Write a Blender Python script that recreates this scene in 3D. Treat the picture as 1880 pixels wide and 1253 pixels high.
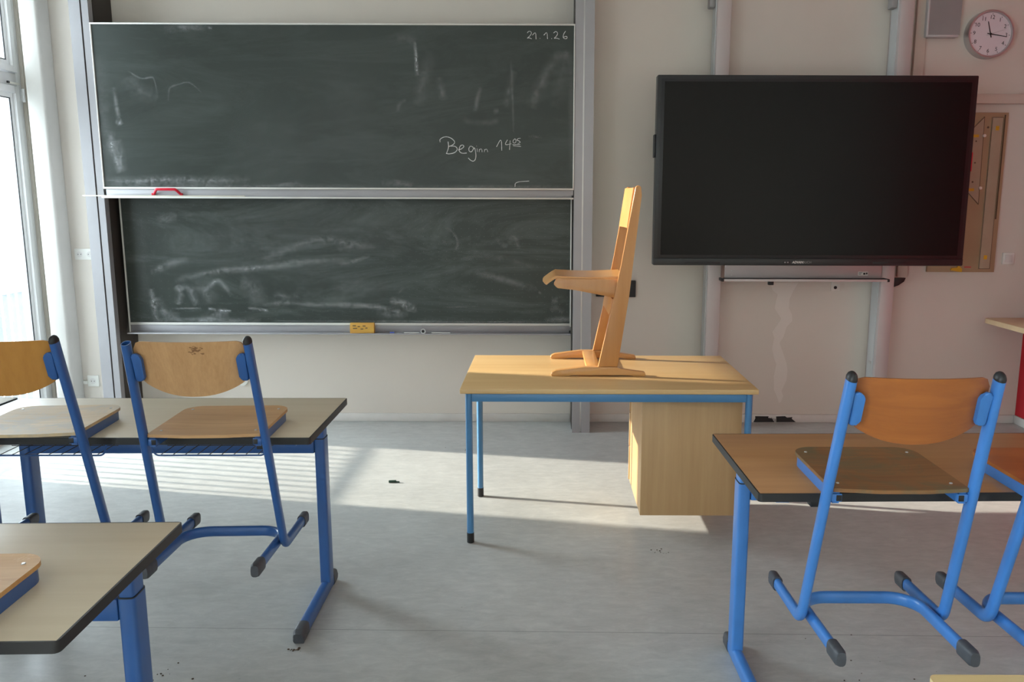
import bpy, bmesh, math, random
from mathutils import Vector, Matrix
random.seed(7)
SC = bpy.context.scene
COL = SC.collection
for _o in list(bpy.data.objects):
    bpy.data.objects.remove(_o)

# ---------------------------------------------------------------- camera
PITCH, ROLL, EYE = 0.17028, -0.00299, 1.54
cam_data = bpy.data.cameras.new('camera')
cam = bpy.data.objects.new('camera', cam_data)
COL.objects.link(cam)
_f = Vector((0, math.cos(PITCH), -math.sin(PITCH)))
_r = Vector((1, 0, 0))
_d = _f.cross(_r)
_R = math.cos(ROLL) * _r + math.sin(ROLL) * _d
_D = -math.sin(ROLL) * _r + math.cos(ROLL) * _d
_m = Matrix((( _R.x, -_D.x, -_f.x, 0), (_R.y, -_D.y, -_f.y, 0), (_R.z, -_D.z, -_f.z, EYE), (0, 0, 0, 1)))
cam.matrix_world = _m
cam_data.sensor_width = 36.0
cam_data.lens = 1509.7 * 36.0 / 1880.0
cam_data.shift_x = -59.7 / 1880.0
cam_data.clip_start = 0.05
SC.camera = cam

# ---------------------------------------------------------------- sky and sun
SC.view_settings.view_transform = 'Standard'
SC.view_settings.look = 'None'
SC.view_settings.gamma = 1.0
SC.view_settings.use_curve_mapping = False
SC.view_settings.exposure = 0.17
world = bpy.data.worlds.new('sky')
SC.world = world
world.use_nodes = True
SUN_DIR = Vector((1.0, -0.19, -0.333)).normalized()
_wt = world.node_tree
_bg = _wt.nodes['Background']
_bg.inputs[0].default_value = (0.83, 0.93, 1.0, 1)
# hazy winter sky: even veil plus a broad bright region round the low sun
_tc = _wt.nodes.new('ShaderNodeTexCoord')
_dp = _wt.nodes.new('ShaderNodeVectorMath')
_dp.operation = 'DOT_PRODUCT'
_dp.inputs[1].default_value = tuple(-SUN_DIR)
_wt.links.new(_tc.outputs['Generated'], _dp.inputs[0])
def _wm(op, a, b):
    m = _wt.nodes.new('ShaderNodeMath')
    m.operation = op
    for i, v in enumerate((a, b)):
        if isinstance(v, (int, float)):
            m.inputs[i].default_value = v
        else:
            _wt.links.new(v, m.inputs[i])
    return m.outputs[0]
_gl = _wm('POWER', _wm('MAXIMUM', _dp.outputs['Value'], 0.0), 4.0)
_wt.links.new(_wm('ADD', _wm('MULTIPLY', _gl, 22.0), 4.2), _bg.inputs[1])

sun_data = bpy.data.lights.new('sun', 'SUN')
sun_data.energy = 11.0
sun_data.color = (1.0, 0.88, 0.74)
sun_data.angle = math.radians(0.9)
sun = bpy.data.objects.new('sun', sun_data)
COL.objects.link(sun)
sun.rotation_euler = SUN_DIR.to_track_quat('-Z', 'Y').to_euler()
sun.location = (-8, 6, 5)

def portal(name, x, y0, y1, z0, z1):
    ld = bpy.data.lights.new(name, 'AREA')
    ld.shape = 'RECTANGLE'
    ld.size = z1 - z0
    ld.size_y = y1 - y0
    ld.cycles.is_portal = True
    o = bpy.data.objects.new(name, ld)
    COL.objects.link(o)
    o.location = (x, (y0 + y1) / 2, (z0 + z1) / 2)
    o.rotation_euler = (0, math.radians(-90), 0)
    return o
portal('daylight_front_window', -3.60, 4.35, 5.60, 0.05, 3.12)
portal('daylight_fill_window_middle', -3.60, -2.0, 0.1, 0.05, 3.12)  # portal of an unseen window added for fill light
portal('daylight_fill_window_rear', -3.60, -4.3, -2.6, 0.05, 3.12)  # portal of the other added, unseen window

# ---------------------------------------------------------------- materials
def new_mat(name):
    m = bpy.data.materials.new(name)
    m.use_nodes = True
    return m, m.node_tree, m.node_tree.nodes, m.node_tree.links, m.node_tree.nodes['Principled BSDF']

def S(v):
    v = v / 255.0
    return v / 12.92 if v <= 0.04045 else ((v + 0.055) / 1.055) ** 2.4
def rgb(r, g, b):
    return (S(r), S(g), S(b), 1)

def tex_vec(N, L, scale=(1, 1, 1), kind='Object', rot=(0, 0, 0)):
    tc = N.new('ShaderNodeTexCoord')
    mp = N.new('ShaderNodeMapping')
    mp.inputs['Scale'].default_value = scale
    mp.inputs['Rotation'].default_value = rot
    L.new(tc.outputs[kind], mp.inputs[0])
    return mp.outputs[0]

def noise(N, L, vec, scale, detail=4, rough=0.55, dist=0.0):
    n = N.new('ShaderNodeTexNoise')
    n.inputs['Scale'].default_value = scale
    n.inputs['Detail'].default_value = detail
    n.inputs['Roughness'].default_value = rough
    n.inputs['Distortion'].default_value = dist
    L.new(vec, n.inputs['Vector'])
    return n.outputs['Fac']

def ramp(N, L, fac, stops):
    r = N.new('ShaderNodeValToRGB')
    els = r.color_ramp.elements
    while len(els) < len(stops):
        els.new(0.5)
    for e, (p, c) in zip(els, stops):
        e.position = p
        e.color = c
    L.new(fac, r.inputs[0])
    return r.outputs[0]

def mixc(N, L, fac, a, b, mode='MIX'):
    m = N.new('ShaderNodeMix')
    m.data_type = 'RGBA'
    m.blend_type = mode
    for sock, v in ((m.inputs[0], fac), (m.inputs[6], a), (m.inputs[7], b)):
        if hasattr(v, 'links'):
            L.new(v, sock)
        else:
            sock.default_value = v
    return m.outputs[2]

def bump(N, L, b, h, strength=0.1, dist=0.002):
    bn = N.new('ShaderNodeBump')
    bn.inputs['Strength'].default_value = strength
    bn.inputs['Distance'].default_value = dist
    L.new(h, bn.inputs['Height'])
    L.new(bn.outputs[0], b.inputs['Normal'])

def math_node(N, L, op, a, b=0.0, clamp=False):
    m = N.new('ShaderNodeMath')
    m.operation = op
    m.use_clamp = clamp
    for i, v in enumerate((a, b)):
        if hasattr(v, 'links'):
            L.new(v, m.inputs[i])
        else:
            m.inputs[i].default_value = v
    return m.outputs[0]

def paint(name, col, rough=0.4, metal=0.0, var=0.06, scale=8, bmp=0.03, coat=0.0):
    m, T, N, L, b = new_mat(name)
    v = tex_vec(N, L)
    n = noise(N, L, v, scale, 5)
    dark = tuple(c * (1 - var) for c in col[:3]) + (1,)
    lite = tuple(min(1, c * (1 + var)) for c in col[:3]) + (1,)
    L.new(ramp(N, L, n, [(0.3, dark), (0.7, lite)]), b.inputs['Base Color'])
    b.inputs['Roughness'].default_value = rough
    b.inputs['Metallic'].default_value = metal
    b.inputs['Coat Weight'].default_value = coat
    if bmp:
        bump(N, L, b, noise(N, L, v, scale * 25, 3), bmp, 0.0005)
    return m

def wood(name, light, dark, grain='X', fine=60, rough=0.4, contrast=1.0, wave=0.0, wear=None, coat=0.15):
    """grain runs along the named object axis"""
    m, T, N, L, b = new_mat(name)
    sc = {'X': (0.05, 1, 1), 'Y': (1, 0.05, 1), 'Z': (1, 1, 0.05)}[grain]
    v = tex_vec(N, L, sc)
    n1 = noise(N, L, v, fine, 6, 0.65, wave)
    n2 = noise(N, L, v, fine * 0.16, 3, 0.5, 0.6 + wave * 3)
    s = math_node(N, L, 'ADD', math_node(N, L, 'MULTIPLY', n1, 0.55), math_node(N, L, 'MULTIPLY', n2, 0.45))
    lo, hi = 0.5 - 0.17 / contrast, 0.5 + 0.17 / contrast
    c = ramp(N, L, s, [(lo, dark), (hi, light)])
    if wear:
        v2 = tex_vec(N, L, (1, 1, 1))
        w = ramp(N, L, noise(N, L, v2, wear[1], 6, 0.7, 0.8), [(wear[2], (0, 0, 0, 1)), (wear[2] + 0.14, (1, 1, 1, 1))])
        c = mixc(N, L, w, c, wear[0])
    L.new(c, b.inputs['Base Color'])
    b.inputs['Roughness'].default_value = rough
    b.inputs['Coat Weight'].default_value = coat
    b.inputs['Coat Roughness'].default_value = 0.25
    bump(N, L, b, n1, 0.06, 0.0006)
    return m

def wall_mat(name, col, var=0.05):
    m, T, N, L, b = new_mat(name)
    v = tex_vec(N, L)
    n = noise(N, L, v, 1.3, 6, 0.6)
    n2 = noise(N, L, v, 90, 4, 0.6)
    dark = tuple(c * (1 - var) for c in col[:3]) + (1,)
    L.new(ramp(N, L, n, [(0.3, dark), (0.7, col)]), b.inputs['Base Color'])
    b.inputs['Roughness'].default_value = 0.75
    bump(N, L, b, n2, 0.12, 0.0015)
    return m

def floor_mat():
    m, T, N, L, b = new_mat('linoleum')
    v = tex_vec(N, L)
    vs = tex_vec(N, L, (0.55, 1.35, 1))
    a = ramp(N, L, noise(N, L, vs, 20, 9, 0.75, 0.5), [(0.28, rgb(170, 172, 171)), (0.52, rgb(184, 186, 184)), (0.74, rgb(199, 200, 197))])
    d = ramp(N, L, noise(N, L, v, 2.2, 6, 0.65), [(0.34, (0.88, 0.88, 0.88, 1)), (0.62, (1, 1, 1, 1))])
    c = mixc(N, L, 1.0, a, d, 'MULTIPLY')
    fl = ramp(N, L, noise(N, L, vs, 70, 4, 0.8, 0.5), [(0.66, (0, 0, 0, 1)), (0.74, (1, 1, 1, 1))])
    c = mixc(N, L, math_node(N, L, 'MULTIPLY', fl, 0.28), c, rgb(218, 217, 212))
    fd = ramp(N, L, noise(N, L, v, 34, 3, 0.6), [(0.72, (0, 0, 0, 1)), (0.78, (1, 1, 1, 1))])
    c = mixc(N, L, math_node(N, L, 'MULTIPLY', fd, 0.35), c, rgb(96, 92, 88))
    # welded seam running along X every 2 m
    sx = N.new('ShaderNodeSeparateXYZ')
    tc = N.new('ShaderNodeTexCoord')
    L.new(tc.outputs['Object'], sx.inputs[0])
    q = math_node(N, L, 'ADD', sx.outputs[1], math_node(N, L, 'MULTIPLY', sx.outputs[0], 0.015))
    q = math_node(N, L, 'ABSOLUTE', math_node(N, L, 'SUBTRACT', q, 2.751))
    seam = math_node(N, L, 'LESS_THAN', q, 0.0016)
    c = mixc(N, L, math_node(N, L, 'MULTIPLY', seam, 0.55), c, rgb(70, 70, 72))
    L.new(c, b.inputs['Base Color'])
    rr = ramp(N, L, noise(N, L, v, 5, 5), [(0.3, (0.34, 0.34, 0.34, 1)), (0.7, (0.48, 0.48, 0.48, 1))])
    L.new(rr, b.inputs['Roughness'])
    bump(N, L, b, noise(N, L, v, 120, 4), 0.05, 0.001)
    return m

def board_mat(name, grid=False):
    m, T, N, L, b = new_mat(name)
    v = tex_vec(N, L)
    vs = tex_vec(N, L, (0.3, 1, 1.2), rot=(0, 0.3, 0))
    base = ramp(N, L, noise(N, L, v, 1.6, 5, 0.6), [(0.3, rgb(31, 41, 36)), (0.7, rgb(39, 50, 45))])
    film = ramp(N, L, noise(N, L, vs, 3.0, 8, 0.72, 1.2), [(0.46, (0, 0, 0, 1)), (0.80, (1, 1, 1, 1))])
    c = mixc(N, L, math_node(N, L, 'MULTIPLY', film, 0.42 if grid else 0.18), base, rgb(120, 130, 126))
    if grid:
        vo = N.new('ShaderNodeTexVoronoi')
        vo.inputs['Scale'].default_value = 1.0
        vo.inputs['Randomness'].default_value = 0.0
        L.new(tex_vec(N, L, (20, 0.0, 20)), vo.inputs['Vector'])
        dt = math_node(N, L, 'LESS_THAN', vo.outputs['Distance'], 0.032)
        c = mixc(N, L, math_node(N, L, 'MULTIPLY', dt, 0.35), c, rgb(150, 155, 150))
    L.new(c, b.inputs['Base Color'])
    b.inputs['Roughness'].default_value = 0.42
    b.inputs['Specular IOR Level'].default_value = 0.55
    bump(N, L, b, noise(N, L, v, 200, 3), 0.05, 0.0006)
    return m

def chalk_smear_mat():
    m, T, N, L, b = new_mat('chalk_film')
    b.inputs['Base Color'].default_value = rgb(196, 200, 202)
    b.inputs['Roughness'].default_value = 0.9
    uv = N.new('ShaderNodeUVMap')
    uv.uv_map = 'UVMap'
    sp = N.new('ShaderNodeSeparateXYZ')
    L.new(uv.outputs[0], sp.inputs[0])
    at = N.new('ShaderNodeAttribute')
    at.attribute_name = 'chalk_amount'
    def hump(x, p):
        t = math_node(N, L, 'ABSOLUTE', math_node(N, L, 'SUBTRACT', math_node(N, L, 'MULTIPLY', x, 2.0), 1.0))
        return math_node(N, L, 'POWER', math_node(N, L, 'SUBTRACT', 1.0, t, True), p)
    a = math_node(N, L, 'MULTIPLY', hump(sp.outputs[0], 0.6), hump(sp.outputs[1], 1.3))
    vs = tex_vec(N, L, (1, 1, 1))
    n = noise(N, L, vs, 26, 6, 0.7, 1.0)
    nr = ramp(N, L, n, [(0.34, (0.05, 0.05, 0.05, 1)), (0.64, (1, 1, 1, 1))])
    n2 = noise(N, L, tex_vec(N, L, (1, 1, 2.2), rot=(0, 0.25, 0)), 95, 4, 0.7, 0.6)
    nr = math_node(N, L, 'MULTIPLY', nr, ramp(N, L, n2, [(0.36, (0.35, 0.35, 0.35, 1)), (0.6, (1, 1, 1, 1))]))
    a = math_node(N, L, 'MULTIPLY', a, 1.35)
    a = math_node(N, L, 'MULTIPLY', a, nr)
    a = math_node(N, L, 'MULTIPLY', a, at.outputs['Fac'], True)
    L.new(a, b.inputs['Alpha'])
    return m

def glass_mat():
    m, T, N, L, b = new_mat('window_glass')
    N.remove(b)
    out = [n for n in N if n.type == 'OUTPUT_MATERIAL'][0]
    tr = N.new('ShaderNodeBsdfTransparent')
    tr.inputs[0].default_value = (0.95, 0.97, 0.97, 1)
    gl = N.new('ShaderNodeBsdfGlossy')
    gl.inputs['Roughness'].default_value = 0.01
    mx = N.new('ShaderNodeMixShader')
    mx.inputs[0].default_value = 0.05
    L.new(tr.outputs[0], mx.inputs[1])
    L.new(gl.outputs[0], mx.inputs[2])
    L.new(mx.outputs[0], out.inputs[0])
    return m

M = {}
M['wall'] = wall_mat('wall_plaster', rgb(218, 211, 201))
M['patch'] = wall_mat('fresh_plaster', rgb(226, 220, 212), 0.02)
M['red'] = wall_mat('red_wall_paint', rgb(196, 30, 44))
M['ceil'] = wall_mat('ceiling_paint', rgb(236, 234, 230))
M['floor'] = floor_mat()
M['base'] = paint('baseboard_paint', rgb(214, 212, 208), 0.5)
M['white'] = paint('white_lacquer', rgb(228, 230, 232), 0.32, var=0.02, bmp=0)
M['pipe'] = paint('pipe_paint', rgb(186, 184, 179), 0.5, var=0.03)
M['gasket'] = paint('black_gasket', rgb(22, 24, 28), 0.6)
M['glass'] = glass_mat()
M['alu'] = paint('anodised_aluminium', rgb(158, 157, 160), 0.45, 0.35, 0.04, 3)
M['alu_dark'] = paint('dark_metal_and_shadow', rgb(52, 46, 42), 0.6)
M['alu_side'] = paint('bronze_post_side', rgb(96, 88, 78), 0.5, 0.2)
M['rail_light'] = paint('light_rail', rgb(200, 203, 204), 0.4, 0.1, 0.03, 3)
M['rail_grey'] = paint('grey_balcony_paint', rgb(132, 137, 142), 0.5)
M['trim'] = paint('board_trim', rgb(206, 205, 200), 0.45, 0.2, 0.06, 5)
M['board_u'] = board_mat('chalkboard_green')
M['board_l'] = board_mat('chalkboard_green_dotted', True)
M['chalk'] = paint('chalk', rgb(196, 198, 196), 0.95, var=0.3, scale=60)
M['chalkw'] = paint('chalk_stick_white', rgb(226, 226, 222), 0.9)
M['chalkb'] = paint('chalk_stick_blue', rgb(80, 100, 190), 0.9)
M['smear'] = chalk_smear_mat()
M['redp'] = paint('red_plastic', rgb(206, 24, 52), 0.35, var=0.02)
M['stick'] = paint('cream_lacquered_stick', rgb(214, 210, 196), 0.5)
M['sponge'] = wood('sponge_block', rgb(214, 176, 84), rgb(196, 142, 70), 'X', 40, 0.9, 1.2, 0.5, coat=0)
M['screen'] = paint('screen_glass', rgb(13, 13, 13), 0.3, var=0.02, bmp=0)
M['screen'].node_tree.nodes['Principled BSDF'].inputs['Specular IOR Level'].default_value = 0.22
M['bezel'] = paint('screen_bezel', rgb(34, 36, 37), 0.4, var=0.03)
M['black'] = paint('black_plastic', rgb(24, 24, 26), 0.45, var=0.05)
M['cap'] = paint('grey_rubber_cap', rgb(70, 73, 79), 0.5, var=0.2, scale=30)
M['post'] = paint('powder_coated_post', rgb(194, 185, 183), 0.42, 0.15, 0.02, 3)
M['duct'] = paint('beige_cable_duct', rgb(206, 196, 184), 0.5, var=0.03)
M['gpanel'] = paint('grey_felt_panel', rgb(150, 148, 148), 0.6, var=0.04)
M['silver'] = paint('brushed_silver', rgb(196, 196, 196), 0.3, 0.7, 0.05)
M['dial'] = paint('clock_dial', rgb(224, 216, 222), 0.4, var=0.01, bmp=0)
M['ink'] = paint('black_ink', rgb(18, 18, 20), 0.6, bmp=0)
M['rulerb'] = paint('tool_board_mdf', rgb(172, 148, 118), 0.6, var=0.06, scale=3)
M['acryl'] = paint('clear_acrylic_ruler', rgb(178, 164, 142), 0.25, var=0.05)
M['line'] = paint('pencil_outline', rgb(96, 78, 60), 0.7, bmp=0)
M['yellow'] = paint('yellow_plastic', rgb(214, 168, 40), 0.5)
M['peg'] = paint('white_peg', rgb(240, 232, 224), 0.4)
M['socket'] = paint('socket_plastic', rgb(226, 226, 220), 0.4, var=0.02)
M['blue'] = paint('blue_powder_coat', rgb(46, 92, 156), 0.34, 0.0, 0.06, 12, 0.05, 0.2)
M['blue_light'] = paint('teacher_desk_blue', rgb(72, 126, 172), 0.34, 0.0, 0.05, 12, 0.05, 0.2)
M['blue_lit'] = paint('blue_powder_coat_lit', rgb(66, 128, 202), 0.34, 0.0, 0.06, 12, 0.05, 0.2)  # same blue coat, brightened for light reaching the right-hand frames from the left
M['edge'] = paint('black_edge_band', rgb(34, 33, 33), 0.5, var=0.05)
M['top_beige'] = wood('beige_laminate', rgb(216, 204, 180), rgb(202, 188, 162), 'X', 30, 0.36, 0.8, coat=0.1)
M['top_brown'] = wood('brown_beech_laminate', rgb(186, 138, 92), rgb(158, 110, 68), 'X', 26, 0.34, 0.9, coat=0.1)
M['top_teacher'] = wood('teacher_desk_beech', rgb(218, 184, 132), rgb(200, 162, 108), 'X', 30, 0.32, 0.9, coat=0.1)
M['cab'] = wood('cabinet_beech', rgb(200, 164, 118), rgb(180, 142, 98), 'Z', 40, 0.45, 0.8)
M['pine'] = wood('warm_beech_lacquer', rgb(206, 148, 86), rgb(186, 124, 66), 'Z', 40, 0.28, 0.8, coat=0.4)
M['pine_x'] = wood('warm_beech_lacquer_flat', rgb(216, 162, 98), rgb(198, 142, 82), 'X', 40, 0.28, 0.8, coat=0.4)
M['bk_light'] = wood('beech_ply_light', rgb(204, 160, 112), rgb(180, 136, 90), 'Z', 150, 0.42, 0.85)
M['bk_gold'] = wood('beech_ply_golden', rgb(198, 142, 66), rgb(172, 116, 48), 'Z', 40, 0.38, 0.8)
M['bk_dark'] = wood('beech_ply_reddish', rgb(180, 108, 48), rgb(142, 78, 34), 'X', 9, 0.34, 0.9, 2.5, coat=0.3)
M['st_light'] = wood('seat_ply_light', rgb(204, 160, 110), rgb(174, 132, 86), 'X', 60, 0.42, 1.0)
M['st_worn'] = wood('seat_ply_worn_pale', rgb(214, 190, 150), rgb(188, 160, 118), 'X', 60, 0.55, 1.0, wear=(rgb(184, 170, 146), 7, 0.47), coat=0)
M['st_green'] = wood('seat_ply_worn_dark', rgb(150, 106, 62), rgb(116, 76, 42), 'X', 40, 0.5, 1.0, 0.6, wear=(rgb(112, 96, 66), 6, 0.46))
M['st_near'] = wood('seat_ply_scuffed', rgb(214, 170, 110), rgb(190, 142, 84), 'X', 60, 0.45, 1.0, wear=(rgb(224, 192, 144), 12, 0.56), coat=0)
M['scuff'] = paint('brown_scuff', rgb(138, 100, 66), 0.8)
M['side_top'] = paint('table_laminate_pale', rgb(218, 190, 150), 0.4)  # even pale laminate of the side table top
M['pale'] = wood('pale_beech_laminate', rgb(226, 202, 150), rgb(216, 190, 136), 'X', 30, 0.36, 0.8)
M['dirt'] = paint('dry_dirt', rgb(72, 58, 46), 0.95)
M['green_bit'] = paint('dark_green_plastic', rgb(26, 60, 44), 0.5)

# ---------------------------------------------------------------- mesh helpers
def link(name, bm, mat, parent=None, smooth=True, loc=None):
    me = bpy.data.meshes.new(name)
    bmesh.ops.recalc_face_normals(bm, faces=bm.faces)
    if smooth:
        for f in bm.faces:
            f.smooth = True
        for e in bm.edges:
            if len(e.link_faces) == 2 and e.calc_face_angle(0) > math.radians(38):
                e.smooth = False
    bm.to_mesh(me)
    bm.free()
    o = bpy.data.objects.new(name, me)
    COL.objects.link(o)
    if not isinstance(mat, (list, tuple)):
        mat = [mat]
    for mm in mat:
        me.materials.append(mm)
    if parent:
        o.parent = parent
    if loc:
        o.location = loc
    return o

def box(bm, x0, x1, y0, y1, z0, z1, bev=0.0, seg=2, mi=0):
    vs = [bm.verts.new((x, y, z)) for x in (x0, x1) for y in (y0, y1) for z in (z0, z1)]
    F = [(0, 1, 3, 2), (4, 6, 7, 5), (0, 4, 5, 1), (2, 3, 7, 6), (0, 2, 6, 4), (1, 5, 7, 3)]
    fs = [bm.faces.new([vs[i] for i in f]) for f in F]
    for f in fs:
        f.material_index = mi
    if bev:
        es = list({e for f in fs for e in f.edges})
        bmesh.ops.bevel(bm, geom=es, offset=bev, segments=seg, affect='EDGES', profile=0.5)

def B(*a, **k):
    bm = bmesh.new()
    box(bm, *a, **k)
    return bm

def fillet(pts, rad, n=8):
    pts = [Vector(p) for p in pts]
    out = [pts[0]]
    for i in range(1, len(pts) - 1):
        a, p, c = pts[i - 1], pts[i], pts[i + 1]
        u, w = (a - p).normalized(), (c - p).normalized()
        ang = u.angle(w)
        if ang > math.pi - 0.02:
            out.append(p)
            continue
        t = min(rad / math.tan(ang / 2), (a - p).length * 0.49, (c - p).length * 0.49)
        r = t * math.tan(ang / 2)
        cen = p + (u + w).normalized() * (r / math.sin(ang / 2))
        s, e = p + u * t, p + w * t
        v0, v1 = s - cen, e - cen
        tot = v0.angle(v1)
        ax = v0.cross(v1).normalized()
        for k in range(n + 1):
            out.append(cen + Matrix.Rotation(tot * k / n, 3, ax) @ v0)
    out.append(pts[-1])
    return out

def sweep(bm, pts, a, b, ref=(1, 0, 0), seg=14, cap=True, power=2.0, mi=0):
    pts = [Vector(p) for p in pts]
    ref = Vector(ref)
    rings = []
    for i, p in enumerate(pts):
        t = (pts[min(i + 1, len(pts) - 1)] - pts[max(i - 1, 0)]).normalized()
        s = (ref - t * ref.dot(t)).normalized()
        u = t.cross(s)
        # widen on bends so that the section stays true
        ring = []
        for k in range(seg):
            th = 2 * math.pi * k / seg
            c, d = math.cos(th), math.sin(th)
            if power != 2.0:
                q = 2.0 / power
                c = math.copysign(abs(c) ** q, c)
                d = math.copysign(abs(d) ** q, d)
            ring.append(bm.verts.new(p + s * (a * c) + u * (b * d)))
        rings.append(ring)
    for r0, r1 in zip(rings, rings[1:]):
        for k in range(seg):
            f = bm.faces.new((r0[k], r0[(k + 1) % seg], r1[(k + 1) % seg], r1[k]))
            f.material_index = mi
    if cap:
        bm.faces.new(rings[0][::-1]).material_index = mi
        bm.faces.new(rings[-1]).material_index = mi
    return rings

def tube(pts, a, b=None, **k):
    bm = bmesh.new()
    sweep(bm, pts, a, b or a, **k)
    return bm

def prism(bm, poly, axis, lo, hi, bev=0.0, seg=2):
    """extrude a 2-D outline along an axis; the other two axes in x,y,z order"""
    def mk(p, h):
        if axis == 'x':
            return (h, p[0], p[1])
        if axis == 'y':
            return (p[0], h, p[1])
        return (p[0], p[1], h)
    a = [bm.verts.new(mk(p, lo)) for p in poly]
    b = [bm.verts.new(mk(p, hi)) for p in poly]
    fs = [bm.faces.new(a), bm.faces.new(b[::-1])]
    n = len(poly)
    for i in range(n):
        fs.append(bm.faces.new((a[i], b[i], b[(i + 1) % n], a[(i + 1) % n])))
    if bev:
        es = list({e for f in fs[:2] for e in f.edges})
        bmesh.ops.bevel(bm, geom=es, offset=bev, segments=seg, affect='EDGES', profile=0.5)

def round_poly(poly, rad, n=5):
    out = []
    m = len(poly)
    for i in range(m):
        a, p, c = Vector(poly[i - 1]).to_3d(), Vector(poly[i]).to_3d(), Vector(poly[(i + 1) % m]).to_3d()
        r = rad[i] if isinstance(rad, (list, tuple)) else rad
        u, w = (a - p).normalized(), (c - p).normalized()
        ang = u.angle(w)
        if r <= 0 or ang > math.pi - 0.03:
            out.append((p.x, p.y))
            continue
        t = min(r / math.tan(ang / 2), (a - p).length * 0.49, (c - p).length * 0.49)
        rr = t * math.tan(ang / 2)
        cen = p + (u + w).normalized() * (rr / math.sin(ang / 2))
        v0, v1 = p + u * t - cen, p + w * t - cen
        tot = v0.angle(v1)
        sg = 1 if v0.cross(v1).z > 0 else -1
        for k in range(n + 1):
            q = cen + Matrix.Rotation(sg * tot * k / n, 3, 'Z') @ v0
            out.append((q.x, q.y))
    return out

def cyl(bm, c, r, h, axis='z', seg=24, r2=None, bev=0.0):
    r2 = r if r2 is None else r2
    def P(th, rr, t):
        x, y = rr * math.cos(th), rr * math.sin(th)
        return {'z': (c[0] + x, c[1] + y, c[2] + t), 'y': (c[0] + x, c[1] + t, c[2] + y), 'x': (c[0] + t, c[1] + x, c[2] + y)}[axis]
    A = [bm.verts.new(P(2 * math.pi * k / seg, r, 0)) for k in range(seg)]
    Bv = [bm.verts.new(P(2 * math.pi * k / seg, r2, h)) for k in range(seg)]
    f1, f2 = bm.faces.new(A), bm.faces.new(Bv[::-1])
    for k in range(seg):
        bm.faces.new((A[k], A[(k + 1) % seg], Bv[(k + 1) % seg], Bv[k]))
    if bev:
        bmesh.ops.bevel(bm, geom=list(set(f1.edges) | set(f2.edges)), offset=bev, segments=2, affect='EDGES')

def empty(name, label, cat, loc=(0, 0, 0), rz=0.0, group=None):
    o = bpy.data.objects.new(name, None)
    o.empty_display_size = 0.1
    COL.objects.link(o)
    o.location = loc
    o.rotation_euler = (0, 0, rz)
    return tag(o, label, cat, group)

def tag(o, label, cat, group=None):
    o['label'] = label
    o['category'] = cat
    if group:
        o['group'] = group
    return o

def struct(name, bm, mat, parent=None, smooth=True):
    o = link(name, bm, mat, parent, smooth)
    if not parent:
        o['kind'] = 'structure'
    return o

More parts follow.
